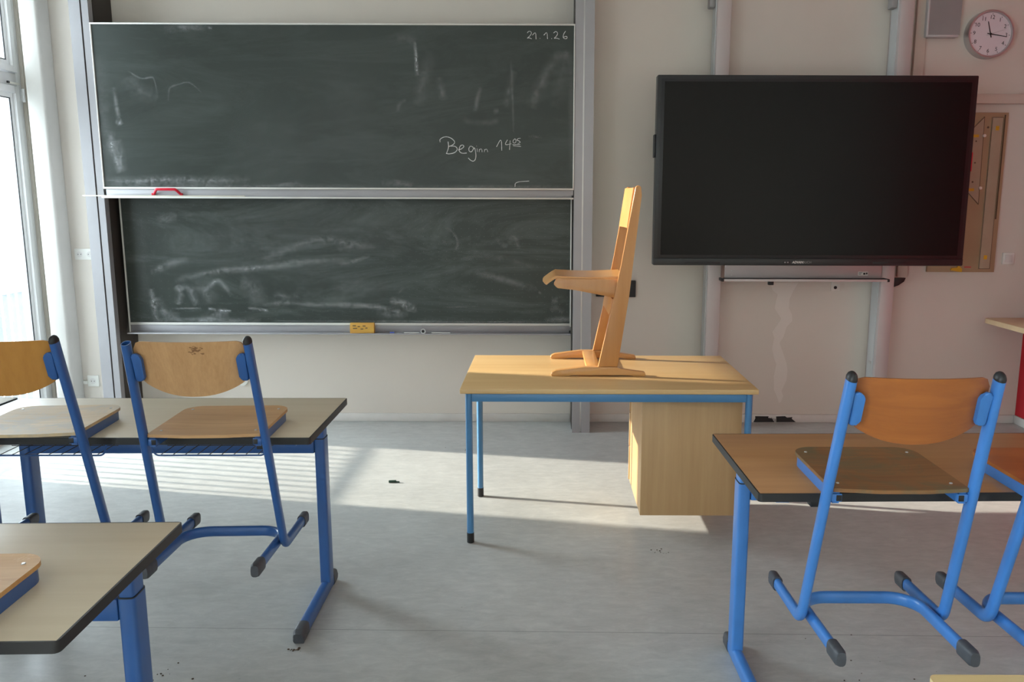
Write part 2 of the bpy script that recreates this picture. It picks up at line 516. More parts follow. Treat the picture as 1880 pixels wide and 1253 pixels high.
def text(name, body, size, mat, parent, loc, rot, extrude=0.0004, align='CENTER', shear=0.0, bold=0.0):
    cu = bpy.data.curves.new(name, 'FONT')
    cu.body = body
    cu.size = size
    cu.extrude = extrude
    cu.offset = bold
    cu.shear = shear
    cu.align_x = align
    cu.align_y = 'CENTER'
    tmp = bpy.data.objects.new(name + '_tmp', cu)
    COL.objects.link(tmp)
    me = bpy.data.meshes.new_from_object(tmp)
    bpy.data.objects.remove(tmp)
    me.name = name
    o = bpy.data.objects.new(name, me)
    COL.objects.link(o)
    me.materials.clear()
    me.materials.append(mat)
    o.parent = parent
    o.location = loc
    o.rotation_euler = rot
    return o
WRITING = [
    [(-0.112, 2.556), (-0.105, 2.566), (-0.092, 2.566), (-0.085, 2.556), (-0.094, 2.54), (-0.116, 2.522), (-0.103, 2.529), (-0.085, 2.521)],
    [(-0.081, 2.543), (-0.06, 2.564), (-0.058, 2.519)],
    [(-0.035, 2.525), (-0.032, 2.524)],
    [(-0.01, 2.543), (0.01, 2.565), (0.013, 2.521)],
    [(0.037, 2.524), (0.04, 2.522)],
    [(0.05, 2.556), (0.063, 2.567), (0.077, 2.558), (0.071, 2.54), (0.051, 2.523), (0.068, 2.527), (0.087, 2.52)],
    [(0.125, 2.568), (0.111, 2.549), (0.109, 2.528), (0.124, 2.52), (0.137, 2.528), (0.129, 2.539), (0.114, 2.532)],
    [(-0.613, 1.9), (-0.609, 1.864), (-0.623, 1.83)],
    [(-0.663, 1.897), (-0.666, 1.915), (-0.633, 1.932), (-0.596, 1.925), (-0.568, 1.9), (-0.578, 1.882), (-0.608, 1.87)],
    [(-0.604, 1.872), (-0.568, 1.873), (-0.552, 1.855), (-0.569, 1.832), (-0.607, 1.823), (-0.627, 1.827)],
    [(-0.55, 1.848), (-0.524, 1.857), (-0.51, 1.874), (-0.526, 1.882), (-0.542, 1.867), (-0.545, 1.841), (-0.527, 1.827), (-0.496, 1.83)],
    [(-0.454, 1.864), (-0.47, 1.876), (-0.484, 1.859), (-0.48, 1.838), (-0.463, 1.837), (-0.452, 1.86), (-0.445, 1.864), (-0.437, 1.823), (-0.44, 1.791), (-0.455, 1.777), (-0.474, 1.786), (-0.487, 1.8)],
    [(-0.43, 1.858), (-0.429, 1.837)],
    [(-0.434, 1.874), (-0.432, 1.872)],
    [(-0.417, 1.836), (-0.416, 1.858), (-0.415, 1.847), (-0.41, 1.856), (-0.403, 1.856), (-0.399, 1.849), (-0.399, 1.836)],
    [(-0.385, 1.836), (-0.383, 1.856), (-0.383, 1.846), (-0.376, 1.854), (-0.369, 1.854), (-0.365, 1.847), (-0.363, 1.836)],
    [(-0.307, 1.869), (-0.276, 1.926), (-0.274, 1.846)],
    [(-0.238, 1.912), (-0.252, 1.889), (-0.249, 1.88), (-0.213, 1.888)],
    [(-0.221, 1.908), (-0.225, 1.851)],
    [(-0.19, 1.919), (-0.204, 1.908), (-0.201, 1.891), (-0.185, 1.895), (-0.183, 1.913), (-0.192, 1.919)],
    [(-0.155, 1.922), (-0.174, 1.92), (-0.178, 1.908), (-0.162, 1.906), (-0.156, 1.895), (-0.174, 1.888)],
    [(-0.206, 1.883), (-0.157, 1.883)],
    [(-0.202, 1.876), (-0.153, 1.871)],
    [(-0.191, 1.62), (-0.189, 1.651), (-0.101, 1.657)],
]
SMEARS_UPPER = [
    ([(-2.699, 2.226), (-2.691, 2.127), (-2.684, 2.045), (-2.671, 2.002)], 0.0282, 0.35),
    ([(-2.732, 1.961), (-2.743, 1.911), (-2.739, 1.844), (-2.715, 1.76), (-2.696, 1.699)], 0.0494, 0.50),
    ([(-2.706, 1.911), (-2.692, 1.827), (-2.685, 1.709)], 0.0565, 0.35),
    ([(-2.703, 2.021), (-2.677, 2.008), (-2.671, 1.995)], 0.0353, 0.50),
    ([(-2.81, 1.658), (-2.673, 1.641), (-2.429, 1.659), (-2.152, 1.65), (-1.874, 1.657)], 0.0565, 0.40),
    ([(-2.807, 1.617), (-2.432, 1.618), (-2.016, 1.616), (-1.529, 1.621), (-1.043, 1.619)], 0.0282, 0.35),
    ([(-1.043, 1.636), (-0.939, 1.643), (-0.835, 1.623)], 0.0424, 0.40),
    ([(-0.835, 1.619), (-0.349, 1.621), (0.172, 1.622)], 0.0212, 0.30),
    ([(-2.596, 2.324), (-2.561, 2.298), (-2.512, 2.272), (-2.449, 2.292), (-2.435, 2.26), (-2.425, 2.161)], 0.0106, 0.30),
    ([(-2.362, 2.142), (-2.352, 2.227), (-2.3, 2.24), (-2.23, 2.263), (-2.182, 2.228), (-2.15, 2.195)], 0.0106, 0.30),
    ([(-2.602, 2.292), (-2.558, 2.21), (-2.425, 2.161)], 0.0989, 0.14),
    ([(-2.36, 2.567), (-2.224, 2.59), (-2.09, 2.578)], 0.0494, 0.30),
    ([(-2.09, 2.584), (-2.057, 2.578)], 0.0212, 0.40),
    ([(-0.921, 2.523), (-0.847, 2.524), (-0.807, 2.498)], 0.0494, 0.20),
    ([(-0.81, 2.504), (-0.802, 2.427), (-0.801, 2.346), (-0.798, 2.297)], 0.0212, 0.80),
    ([(-0.697, 2.443), (-0.75, 2.33), (-0.78, 2.199), (-0.796, 2.116)], 0.0777, 0.14),
    ([(-0.663, 2.297), (-0.644, 2.199), (-0.635, 2.15)], 0.0494, 0.20),
    ([(-0.405, 2.233), (-0.427, 2.15), (-0.438, 2.084)], 0.0282, 0.28),
    ([(-0.927, 2.083), (-0.915, 2.133), (-0.873, 2.156)], 0.0212, 0.25),
    ([(-0.517, 2.028), (-0.414, 2.015), (-0.329, 2.018), (-0.294, 2.035)], 0.0353, 0.20),
    ([(-0.328, 2.085), (-0.29, 2.088)], 0.0353, 0.28),
    ([(-0.214, 2.396), (-0.205, 2.2), (-0.199, 1.952)], 0.0141, 0.20),
    ([(-0.191, 2.331), (-0.225, 2.233), (-0.249, 2.101)], 0.0424, 0.16),
    ([(0.046, 2.423), (0.097, 2.417), (0.148, 2.436)], 0.0494, 0.22),
    ([(0.057, 2.397), (-0.004, 2.299), (-0.055, 2.201), (-0.089, 2.102)], 0.0706, 0.20),
    ([(0.131, 2.462), (0.098, 2.3), (0.072, 2.102)], 0.0847, 0.10),
    ([(-0.106, 1.932), (-0.02, 1.929)], 0.0177, 0.22),
    ([(0.158, 2.43), (0.164, 2.103), (0.171, 1.667)], 0.0353, 0.16),
    ([(-2.777, 2.421), (-2.772, 2.094), (-2.773, 1.692)], 0.0918, 0.12),
    ([(-1.996, 1.93), (-1.657, 1.83), (-1.527, 1.662)], 0.4943, 0.05),
    ([(-1.289, 2.426), (-1.234, 2.099), (-1.212, 1.764)], 0.3531, 0.04),
    ([(-1.737, 1.627), (-1.528, 1.641)], 0.0353, 0.25),
]
SMEARS_LOWER = [
    ([(-2.62, 1.058), (-2.489, 1.113), (-2.36, 1.149)], 0.0505, 0.35),
    ([(-2.461, 1.005), (-2.277, 1.049), (-2.094, 1.078), (-1.95, 1.082), (-1.805, 1.097), (-1.586, 1.134), (-1.298, 1.142)], 0.0433, 0.42),
    ([(-1.874, 1.14), (-1.727, 1.198), (-1.581, 1.259), (-1.436, 1.284), (-1.258, 1.242), (-1.115, 1.225)], 0.0505, 0.30),
    ([(-2.621, 0.95), (-2.613, 0.858), (-2.598, 0.73)], 0.0433, 0.50),
    ([(-2.596, 0.895), (-2.55, 0.785), (-2.443, 0.749)], 0.0650, 0.30),
    ([(-2.456, 0.968), (-2.423, 0.932), (-2.451, 0.841)], 0.0505, 0.40),
    ([(-2.429, 0.95), (-2.374, 0.961), (-2.342, 0.896), (-2.328, 0.834)], 0.0505, 0.35),
    ([(-2.279, 0.914), (-2.228, 0.969), (-2.171, 1.013), (-2.13, 0.969), (-2.088, 0.897)], 0.0325, 0.40),
    ([(-2.028, 0.988), (-1.938, 0.97), (-1.924, 0.897), (-1.891, 0.842)], 0.1227, 0.22),
    ([(-2.355, 0.969), (-2.247, 0.951), (-2.236, 0.841)], 0.1083, 0.22),
    ([(-2.493, 0.815), (-2.293, 0.819)], 0.0144, 0.50),
    ([(-2.249, 0.816), (-2.166, 0.805), (-2.094, 0.798)], 0.0181, 0.90),
    ([(-1.983, 0.82), (-1.893, 0.813), (-1.849, 0.802)], 0.0181, 0.75),
    ([(-2.627, 0.73), (-2.371, 0.742), (-2.116, 0.731), (-1.897, 0.739)], 0.0361, 0.40),
    ([(-2.299, 0.731), (-2.186, 0.775), (-2.113, 0.787)], 0.0650, 0.40),
    ([(-1.891, 0.842), (-1.744, 0.861), (-1.527, 0.843), (-1.309, 0.844), (-1.091, 0.845)], 0.0325, 0.35),
    ([(-1.815, 0.897), (-1.76, 0.916), (-1.707, 0.879), (-1.633, 0.916)], 0.0505, 0.20),
    ([(-2.54, 1.388), (-2.484, 1.416), (-2.412, 1.423)], 0.0578, 0.30),
    ([(-2.359, 1.417), (-2.304, 1.445)], 0.0217, 0.20),
    ([(-2.242, 1.303), (-2.045, 1.304)], 0.0650, 0.12),
    ([(-1.371, 1.109), (-1.262, 1.135), (-1.153, 1.171)], 0.0289, 0.30),
    ([(-1.367, 1.206), (-1.276, 1.242), (-1.259, 1.206)], 0.0722, 0.16),
    ([(-1.035, 0.874), (-0.963, 0.86), (-0.891, 0.823), (-0.855, 0.823)], 0.0505, 0.70),
    ([(-1.382, 0.844), (-1.164, 0.837), (-0.946, 0.801)], 0.0361, 0.40),
    ([(-1.129, 0.79), (-0.984, 0.772), (-0.91, 0.809)], 0.0578, 0.25),
    ([(-0.645, 1.358), (-0.592, 1.315), (-0.568, 1.255), (-0.59, 1.208)], 0.0181, 0.30),
    ([(-0.675, 1.28), (-0.647, 1.244)], 0.0289, 0.25),
    ([(-0.324, 1.288), (-0.281, 1.252), (-0.252, 1.227)], 0.0325, 0.22),
    ([(-0.234, 1.245), (-0.216, 1.299), (-0.187, 1.281), (-0.173, 1.217)], 0.0325, 0.22),
    ([(-0.47, 1.065), (-0.362, 1.04), (-0.217, 1.0), (-0.054, 0.95)], 0.0433, 0.28),
    ([(-0.541, 1.155), (-0.397, 1.173), (-0.217, 1.145), (-0.073, 1.102)], 0.0433, 0.14),
    ([(-0.036, 0.921), (-0.025, 0.936)], 0.0253, 0.45),
    ([(0.044, 0.866), (0.091, 0.892)], 0.0325, 0.35),
    ([(0.037, 0.811), (0.073, 0.83), (0.128, 0.793)], 0.0433, 0.20),
    ([(-0.691, 0.828), (-0.436, 0.839)], 0.0144, 0.25),
    ([(-0.98, 0.918), (-0.935, 0.962)], 0.0217, 0.20),
    ([(0.001, 0.745), (0.147, 0.757), (0.176, 0.738)], 0.0361, 0.30),
    ([(-1.824, 0.732), (-1.094, 0.734), (-0.364, 0.729), (0.169, 0.731)], 0.0181, 0.30),
    ([(-2.645, 1.416), (-2.658, 1.166), (-2.669, 0.84)], 0.0722, 0.10),
    ([(-2.147, 1.382), (-1.433, 1.348), (-0.862, 1.279)], 0.2166, 0.06),
    ([(-2.593, 1.167), (-1.867, 1.276), (-1.448, 0.989)], 0.3249, 0.07),
    ([(-1.448, 0.989), (-1.015, 0.954)], 0.1805, 0.08),
]
# ================================================================= ROOM
XL, XR, YB, YF, ZC = -3.42, 3.31, 5.615, -4.6, 3.30
struct('floor', B(XL - 0.4, XR + 0.2, YF - 0.2, YB + 0.2, -0.1, 0.0), M['floor'], smooth=False)
struct('ceiling', B(XL - 0.4, XR + 0.2, YF - 0.2, YB + 0.2, ZC, ZC + 0.1), M['ceil'], smooth=False)
wall_back = struct('wall_back', B(XL - 0.10, XR + 0.2, YB, YB + 0.2, 0, ZC), M['wall'], smooth=False)
struct('wall_right', B(XR, XR + 0.2, 2.6, YB, 0, ZC), M['red'], smooth=False)
struct('wall_right', B(XR, XR + 0.2, YF, 2.6, 0, ZC), M['wall'], smooth=False)
struct('wall_front', B(XL - 0.3, XR + 0.2, YF - 0.2, YF, 0, ZC), M['wall'], smooth=False)
# left wall: the visible window opening, plus two unseen ones added as fill light
bm = bmesh.new()
WX0, WX1 = XL - 0.10, XL
W1 = (4.34, 5.605)
W2 = (-2.0, 0.1)
W3 = (-4.3, -2.6)
for y0, y1, z0, z1 in ((W1[1], YB, 0, ZC), (W2[1], W1[0], 0, ZC), (W3[1], W2[0], 0, ZC), (YF, W3[0], 0, ZC), (W1[0], W1[1], 3.12, ZC), (W2[0], W2[1], 3.12, ZC), (W3[0], W3[1], 3.12, ZC),
                       (W1[0], W1[1], 0, 0.03), (W2[0], W2[1], 0, 0.03), (W3[0], W3[1], 0, 0.03)):
    box(bm, WX0, WX1, y0, y1, z0, z1)
struct('wall_left', bm, M['wall'], smooth=False)

def baseboard(name, x0, x1, y0, y1):
    return struct(name, B(x0, x1, y0, y1, 0, 0.058, bev=0.003), M['base'])
bb = bmesh.new()
for xa, xb in ((XL, -2.93), (-2.80, 0.18), (0.32, 1.06), (1.20, 2.2), (2.35, XR - 0.014)):
    box(bb, xa + 0.001, xb - 0.001, YB - 0.014, YB, 0, 0.058, bev=0.003)
bbk = struct('baseboard_back', bb, M['base'])
bm = bmesh.new()
for poly in ([(1.470, 0.002), (1.482, 0.030), (1.480, 0.046), (1.575, 0.045), (1.572, 0.034), (1.598, 0.030), (1.612, 0.010), (1.618, 0.003)],
             [(1.630, 0.003), (1.628, 0.044), (1.690, 0.047), (1.705, 0.036), (1.742, 0.040), (1.738, 0.028), (1.768, 0.004)]):
    prism(bm, poly, 'y', YB - 0.0150, YB - 0.0142)
for k in range(4):
    prism(bm, [(1.596 + k * 0.009, 0.004), (1.594 + k * 0.009, 0.036 - k * 0.003), (1.597 + k * 0.009, 0.036 - k * 0.003), (1.600 + k * 0.009, 0.004)], 'y', YB - 0.0150, YB - 0.0142)
link('scuff_mark', bm, M['black'], bbk, smooth=False)
baseboard('baseboard_right', XR - 0.014, XR, YF, YB)
baseboard('baseboard_left', XL, XL + 0.014, W2[1], W1[0])
# lighter plaster repair running down the wall under the screen
bm = bmesh.new()
prism(bm, [(1.542, .985), (1.565, .93), (1.599, .905), (1.590, .86), (1.583, .808), (1.605, .775), (1.632, .735), (1.605, .69), (1.575, .644), (1.590, .60), (1.578, .523),
           (1.592, .47), (1.614, .413), (1.600, .33), (1.606, .234), (1.628, .19), (1.646, .138), (1.660, .145), (1.674, .189), (1.660, .225), (1.690, .301), (1.694, .37), (1.684, .424), (1.655, .50), (1.628, .567),
           (1.655, .61), (1.671, .677), (1.708, .72), (1.704, .765), (1.680, .81), (1.682, .873), (1.705, .93), (1.735, .985)], 'y', YB - 0.0008, YB + 0.001)
link('plaster_patch', bm, M['patch'], wall_back, smooth=False)

# corner pipe and horizontal trunking
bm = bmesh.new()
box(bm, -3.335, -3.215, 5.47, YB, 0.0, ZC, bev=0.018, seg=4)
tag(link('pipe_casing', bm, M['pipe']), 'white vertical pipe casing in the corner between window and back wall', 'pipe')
bm = B(2.47, XR, YB - 0.035, YB, 2.17, 2.232, bev=0.004)
tag(link('cable_duct', bm, M['duct']), 'horizontal beige cable duct on the wall right of the screen, under the clock', 'cable duct')

# ---------------------------------------------------------------- windows
def window(name, y0, y1, lower, upper, glass_y):
    """outer frame, two sashes with glass, on the left wall"""
    bm = bmesh.new()
    X0, X1 = XL - 0.10, XL - 0.02
    z0, z1 = 0.03, 3.12
    for a in ((y0, y0 + 0.05, z0, z1), (y1 - 0.05, y1, z0, z1), (y0 + 0.05, y1 - 0.05, z0, z0 + 0.05), (y0 + 0.05, y1 - 0.05, z1 - 0.05, z1),
              (y0 + 0.05, y1 - 0.05, 2.26, 2.335)):
        box(bm, X0, X1, *a, bev=0.004)
    w = struct(name, bm, M['white'])
    for k, (za, zb, ga, gb) in enumerate(((0.085, 2.255, lower[0], lower[1]), (2.34, 3.065, upper[0], upper[1]))):
        bm = bmesh.new()
        ya, yb = y0 + 0.055, y1 - 0.055
        gy0, gy1 = glass_y
        x0, x1 = XL - 0.085, XL
        for a in ((ya, gy0 - 0.03, za, zb), (gy1 + 0.03, yb, za, zb), (gy0 - 0.03, gy1 + 0.03, za, ga - 0.03), (gy0 - 0.03, gy1 + 0.03, gb + 0.03, zb)):
            box(bm, x0, x1, *a, bev=0.005)
        # stepped rebate round the glass
        for a in ((gy0 - 0.031, gy0, ga - 0.03, gb + 0.03), (gy1, gy1 + 0.031, ga - 0.03, gb + 0.03), (gy0, gy1, ga - 0.03, ga), (gy0, gy1, gb, gb + 0.03)):
            box(bm, x0 + 0.01, x1 - 0.022, *a)
        s = link('sash', bm, M['white'], w)
        bm = bmesh.new()
        for a in ((gy0, gy0 + 0.006, ga, gb), (gy1 - 0.006, gy1, ga, gb), (gy0, gy1, ga, ga + 0.006), (gy0, gy1, gb - 0.006, gb)):
            box(bm, XL - 0.0265, XL - 0.021, *a)
        link('gasket', bm, M['gasket'], s, smooth=False)
        link('glass_pane', B(XL - 0.046, XL - 0.040, gy0 + 0.002, gy1 - 0.002, ga + 0.002, gb - 0.002), M['glass'], s, smooth=False)
    bm = bmesh.new()
    cyl(bm, (XL + 0.006, y1 - 0.030, 2.16), 0.009, 0.085, 'z', 16)
    box(bm, XL - 0.02, XL + 0.003, y1 - 0.045, y1 - 0.025, 2.165, 2.24)
    link('hinge', bm, M['white'], w)
    bm = bmesh.new()
    box(bm, XL, XL + 0.006, y1 - 0.16, y1 - 0.06, 2.262, 2.275, bev=0.001)
    link('stay_arm', bm, M['socket'], w)
    link('stay_knob', B(XL, XL + 0.010, y1 - 0.185, y1 - 0.165, 2.262, 2.276, bev=0.002), M['black'], w)
    bm = bmesh.new()
    box(bm, XL + 0.0, XL + 0.012, y0 + 0.065, y0 + 0.095, 1.02, 1.16, bev=0.003)
    sweep(bm, fillet([(XL + 0.012, y0 + 0.08, 1.09), (XL + 0.05, y0 + 0.08, 1.09), (XL + 0.05, y0 + 0.08, 0.97)], 0.015, 5), 0.008, 0.008, ref=(0, 1, 0))
    link('handle', bm, M['silver'], w)
    return w
window('window_1', W1[0], W1[1], (0.12, 2.178), (2.41, 3.03), (4.455, 5.474))
window('fill_window_2', W2[0], W2[1], (0.12, 2.178), (2.41, 3.03), (W2[0] + 0.115, W2[1] - 0.115))  # unseen window, added and sized to raise the ambient light
window('fill_window_3', W3[0], W3[1], (0.12, 2.178), (2.41, 3.03), (W3[0] + 0.115, W3[1] - 0.115))  # second unseen window, added for fill from the rear
# facade outside the windows: white jambs of the reveal
bm = bmesh.new()
for (a, b_) in (W1, W2, W3):
    box(bm, XL - 0.20, XL - 0.101, a - 0.10, a - 0.02, 0.96, 3.3)
    box(bm, XL - 0.20, XL - 0.101, b_ - 0.055, b_ + 0.05, 0.96, 3.3)
struct('trim_1', bm, M['white'], smooth=False)
# balcony railing
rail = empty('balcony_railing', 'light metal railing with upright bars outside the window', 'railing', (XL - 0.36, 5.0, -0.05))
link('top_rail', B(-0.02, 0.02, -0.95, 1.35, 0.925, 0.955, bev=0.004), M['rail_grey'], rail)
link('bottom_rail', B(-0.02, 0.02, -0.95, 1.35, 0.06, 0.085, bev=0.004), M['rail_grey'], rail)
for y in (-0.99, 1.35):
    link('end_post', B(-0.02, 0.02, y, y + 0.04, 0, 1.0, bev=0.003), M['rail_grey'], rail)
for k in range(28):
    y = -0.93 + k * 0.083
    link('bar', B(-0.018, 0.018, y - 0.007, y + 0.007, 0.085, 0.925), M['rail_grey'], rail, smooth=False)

# ================================================================= CHALKBOARDS
def guide_post(x0, x1, label):
    t = empty('guide_post', label, 'post', ((x0 + x1) / 2, 5.47, 0), group='aluminium posts of the sliding chalkboard')
    w = (x1 - x0) / 2
    bm = bmesh.new()
    yf = -0.14
    # two raised flats with a groove between
    g0 = -0.004 if x0 > -1 else 0.014
    prism(bm, [(-w, yf), (g0 - 0.005, yf), (g0 - 0.005, yf + 0.012), (g0 + 0.005, yf + 0.012), (g0 + 0.005, yf), (w, yf), (w, 0.14), (-w, 0.14)], 'z', 0.0, ZC - 0.002, bev=0)
    link('profile', bm, M['alu'], t, smooth=False)
    link('groove_strip', B(g0 - 0.0045, g0 + 0.0045, yf + 0.006, yf + 0.011, 0.005, ZC - 0.01), M['alu_dark'] if x0 < -1 else M['silver'], t, smooth=False)
    side = 1 if x0 < -1 else -1
    xs = sorted((side * w, side * (w + 0.0035)))
    link('groove_shadow_strip', B(xs[0] - 0.0, xs[1] - 0.0, yf + 0.05, 0.139, 0.01, ZC - 0.01), M['alu_dark'], t, smooth=False)  # dark strip standing in for the shadow inside the post's side groove
    return t
guide_post(-2.934, -2.815, 'tall aluminium post at the left end of the chalkboards')
guide_post(0.186, 0.304, 'tall aluminium post between the chalkboards and the screen')

def stroke_mesh(strokes, y, r=0.0019):
    bm = bmesh.new()
    for s in strokes:
        pts = [Vector((p[0], y, p[1])) for p in s]
        # smooth the polyline a little (Chaikin)
        for _ in range(2):
            if len(pts) > 2:
                q = [pts[0]]
                for a, b_ in zip(pts, pts[1:]):
                    q += [a.lerp(b_, 0.25), a.lerp(b_, 0.75)]
                q.append(pts[-1])
                pts = q
        ribbon(bm, pts, r, y)
    return bm

def ribbon(bm, pts, r, y):
    prev = None
    n = len(pts)
    for i, p in enumerate(pts):
        t = (pts[min(i + 1, n - 1)] - pts[max(i - 1, 0)])
        t = Vector((t.x, 0, t.z)).normalized()
        s = Vector((-t.z, 0, t.x)) * r * (0.85 + 0.3 * random.random())
        ring = [bm.verts.new(v) for v in (p + s, p + s + Vector((0, -0.0006, 0)), p - s + Vector((0, -0.0006, 0)), p - s)]
        if prev:
            for k in range(4):
                bm.faces.new((prev[k], prev[(k + 1) % 4], ring[(k + 1) % 4], ring[k]))
        else:
            bm.faces.new(ring[::-1])
        prev = ring
    bm.faces.new(prev)

def smear_object(name, smears, y, parent, lim):
    bm = bmesh.new()
    uvl = bm.loops.layers.uv.new('UVMap')
    den = bm.verts.layers.float.new('chalk_amount')
    for j, (pts, wdt, k) in enumerate(smears):
        yy = y - 0.00004 * j
        P = [Vector((p[0], yy, p[1])) for p in pts]
        for _ in range(3):
            if len(P) > 2:
                q = [P[0]]
                for a, b_ in zip(P, P[1:]):
                    q += [a.lerp(b_, 0.25), a.lerp(b_, 0.75)]
                q.append(P[-1])
                P = q
        n = len(P)
        rows = []
        for i, p in enumerate(P):
            t = (P[min(i + 1, n - 1)] - P[max(i - 1, 0)]).normalized()
            s = Vector((-t.z, 0, t.x)) * wdt * 0.75
            row = []
            for m_ in range(5):
                q_ = p + s * (m_ / 2.0 - 1.0)
                v = bm.verts.new((min(max(q_.x, lim[0]), lim[1]), q_.y, min(max(q_.z, lim[2]), lim[3])))
                v[den] = k
                row.append(v)
            rows.append(row)
        for i in range(n - 1):
            for m_ in range(4):
                f = bm.faces.new((rows[i][m_], rows[i][m_ + 1], rows[i + 1][m_ + 1], rows[i + 1][m_]))
                us = (i / (n - 1), i / (n - 1), (i + 1) / (n - 1), (i + 1) / (n - 1))
                vs = (m_ / 4, (m_ + 1) / 4, (m_ + 1) / 4, m_ / 4)
                for l, u, v in zip(f.loops, us, vs):
                    l[uvl].uv = (u, v)
    o = link(name, bm, M['smear'], parent, smooth=False)
    o['kind'] = 'stuff'
    return o

# upper board (front track)
UX0, UX1, UY = -2.8135, 0.1845, 5.332
ub = empty('chalkboard', 'upper dark green chalkboard with the date and Beginn 14:05 written in chalk', 'chalkboard', (0, 0, 0), group='two sliding chalkboards')
link('writing_surface', B(UX0 + 0.008, UX1 - 0.008, UY, UY + 0.022, 1.612, 2.600), M['board_u'], ub, smooth=False)
bm = bmesh.new()
box(bm, UX0, UX1, UY - 0.006, UY + 0.026, 2.600, 2.610, bev=0.002)
box(bm, UX0, UX0 + 0.008, UY - 0.006, UY + 0.026, 1.600, 2.600, bev=0.002)
box(bm, UX1 - 0.008, UX1, UY - 0.006, UY + 0.026, 1.600, 2.600, bev=0.002)
box(bm, UX0, UX1, UY - 0.008, UY + 0.026, 1.600, 1.612, bev=0.002)
link('frame', bm, M['trim'], ub)
link('bottom_rail', B(UX0 + 0.012, UX1 - 0.004, UY + 0.002, UY + 0.026, 1.548, 1.600, bev=0.002), M['alu'], ub)
link('chalk_tray', B(UX0 + 0.002, UX1 - 0.002, UY - 0.040, UY + 0.014, 1.542, 1.553, bev=0.002), M['trim'], ub)
link('corner_buffer', B(UX1 - 0.014, UX1 - 0.001, UY - 0.004, UY + 0.020, 1.553, 1.566, bev=0.002), M['black'], ub)
bm = bmesh.new()
sweep(bm, fillet([(-2.500, UY + 0.002, 1.560), (-2.466, UY - 0.028, 1.598), (-2.346, UY - 0.028, 1.598), (-2.318, UY + 0.002, 1.560)], 0.012, 4), 0.0085, 0.0085, ref=(0, 1, 0.3), seg=10)
for xx in (-2.500, -2.318):
    box(bm, xx - 0.008, xx + 0.008, UY - 0.012, UY + 0.002, 1.555, 1.575, bev=0.003)
link('handle', bm, M['redp'], ub)
for part, r_ in ((WRITING[0:7], 0.0018), (WRITING[7:12], 0.0021), (WRITING[12:16], 0.0013), (WRITING[16:23], 0.0017), (WRITING[23:], 0.002)):
    link('chalk_writing', stroke_mesh(part, UY - 0.0002, r_), M['chalk'], ub, smooth=False)
smear_object('chalk_smear', SMEARS_UPPER, UY - 0.0008, ub, (UX0 + 0.009, UX1 - 0.009, 1.613, 2.599))

# white stick lying on the upper tray
bm = B(-2.935, -1.905, UY - 0.036, UY - 0.022, 1.5532, 1.560, bev=0.002)
tag(link('pointer_stick', bm, M['stick']), 'long cream pointer stick lying on the upper chalk tray', 'pointer')

# lower board (rear track)
LX0, LX1, LY = -2.785, 0.178, 5.452
lb = empty('chalkboard', 'lower smeared green chalkboard with the eraser on its tray', 'chalkboard', (0, 0, 0), group='two sliding chalkboards')
link('writing_surface', B(LX0 + 0.010, LX1 - 0.010, LY, LY + 0.022, 0.722, 1.722), M['board_l'], lb, smooth=False)
bm = bmesh.new()
box(bm, LX0, LX0 + 0.010, LY - 0.006, LY + 0.026, 0.655, 1.73, bev=0.002)
box(bm, LX1 - 0.010, LX1, LY - 0.006, LY + 0.026, 0.700, 1.73, bev=0.002)
box(bm, LX0 + 0.010, LX1 - 0.010, LY - 0.008, LY + 0.026, 0.706, 0.722, bev=0.002)
box(bm, LX0, LX1, LY - 0.006, LY + 0.026, 1.722, 1.732, bev=0.002)
link('frame', bm, M['trim'], lb)
link('bottom_rail', B(LX0 + 0.012, LX1 - 0.002, LY + 0.002, LY + 0.026, 0.660, 0.706, bev=0.002), M['alu'], lb)
link('chalk_tray', B(LX0 + 0.012, LX1 - 0.002, LY - 0.062, LY + 0.020, 0.652, 0.660, bev=0.002), M['alu'], lb)
link('end_buffer', B(LX1 - 0.014, LX1 - 0.003, LY - 0.01, LY + 0.01, 0.66, 0.675, bev=0.001), M['black'], lb)
smear_object('chalk_smear', SMEARS_LOWER, LY - 0.0006, lb, (LX0 + 0.011, LX1 - 0.011, 0.723, 1.72))

# things on the lower tray
er = empty('board_eraser', 'yellow-brown block eraser on the lower chalk tray', 'eraser', (-1.213, 5.4165, 0.6602), 0.03)
bm = bmesh.new()
prism(bm, round_poly([(-0.024, 0.0), (0.024, 0.0), (0.024, 0.040), (0.012, 0.068), (-0.012, 0.070), (-0.024, 0.045)], 0.006), 'x', -0.079, 0.079, bev=0.003)
link('block', bm, M['sponge'], er)
bm = bmesh.new()
for k, (u, v, l) in enumerate(((-0.05, 0.052, 0.022), (-0.02, 0.046, 0.016), (0.015, 0.050, 0.020), (-0.045, 0.034, 0.028), (0.0, 0.030, 0.018), (0.03, 0.036, 0.014))):
    box(bm, u - l / 2, u + l / 2, -0.0250, -0.0238, v - 0.003, v + 0.003)
link('print_mark', bm, M['line'], er, smooth=False)
def chalk_piece(x, l, r, mat, label, rz=0.0):
    bm = bmesh.new()
    cyl(bm, (-l / 2, 0, r), r, l, 'x', 14, r2=r * 0.85, bev=r * 0.25)
    o = link('chalk_stick', bm, mat)
    o.location = (x, 5.405, 0.6602)
    o.rotation_euler = (0, 0, rz)
    return tag(o, label, 'chalk', 'chalk on the lower tray')
chalk_piece(-0.885, 0.10, 0.0035, M['chalkw'], 'thin white chalk stick on the tray, just left of the round magnet', 0.02)
chalk_piece(-0.690, 0.125, 0.0035, M['chalkw'], 'thin white chalk stick on the tray, right of the round magnet', -0.02)
chalk_piece(-1.015, 0.03, 0.004, M['chalkb'], 'stub of blue chalk on the tray beside the eraser')
mg = empty('magnet_roller', 'round silver ring with black centre on the lower chalk tray', 'magnet', (-0.806, 5.398, 0.660))
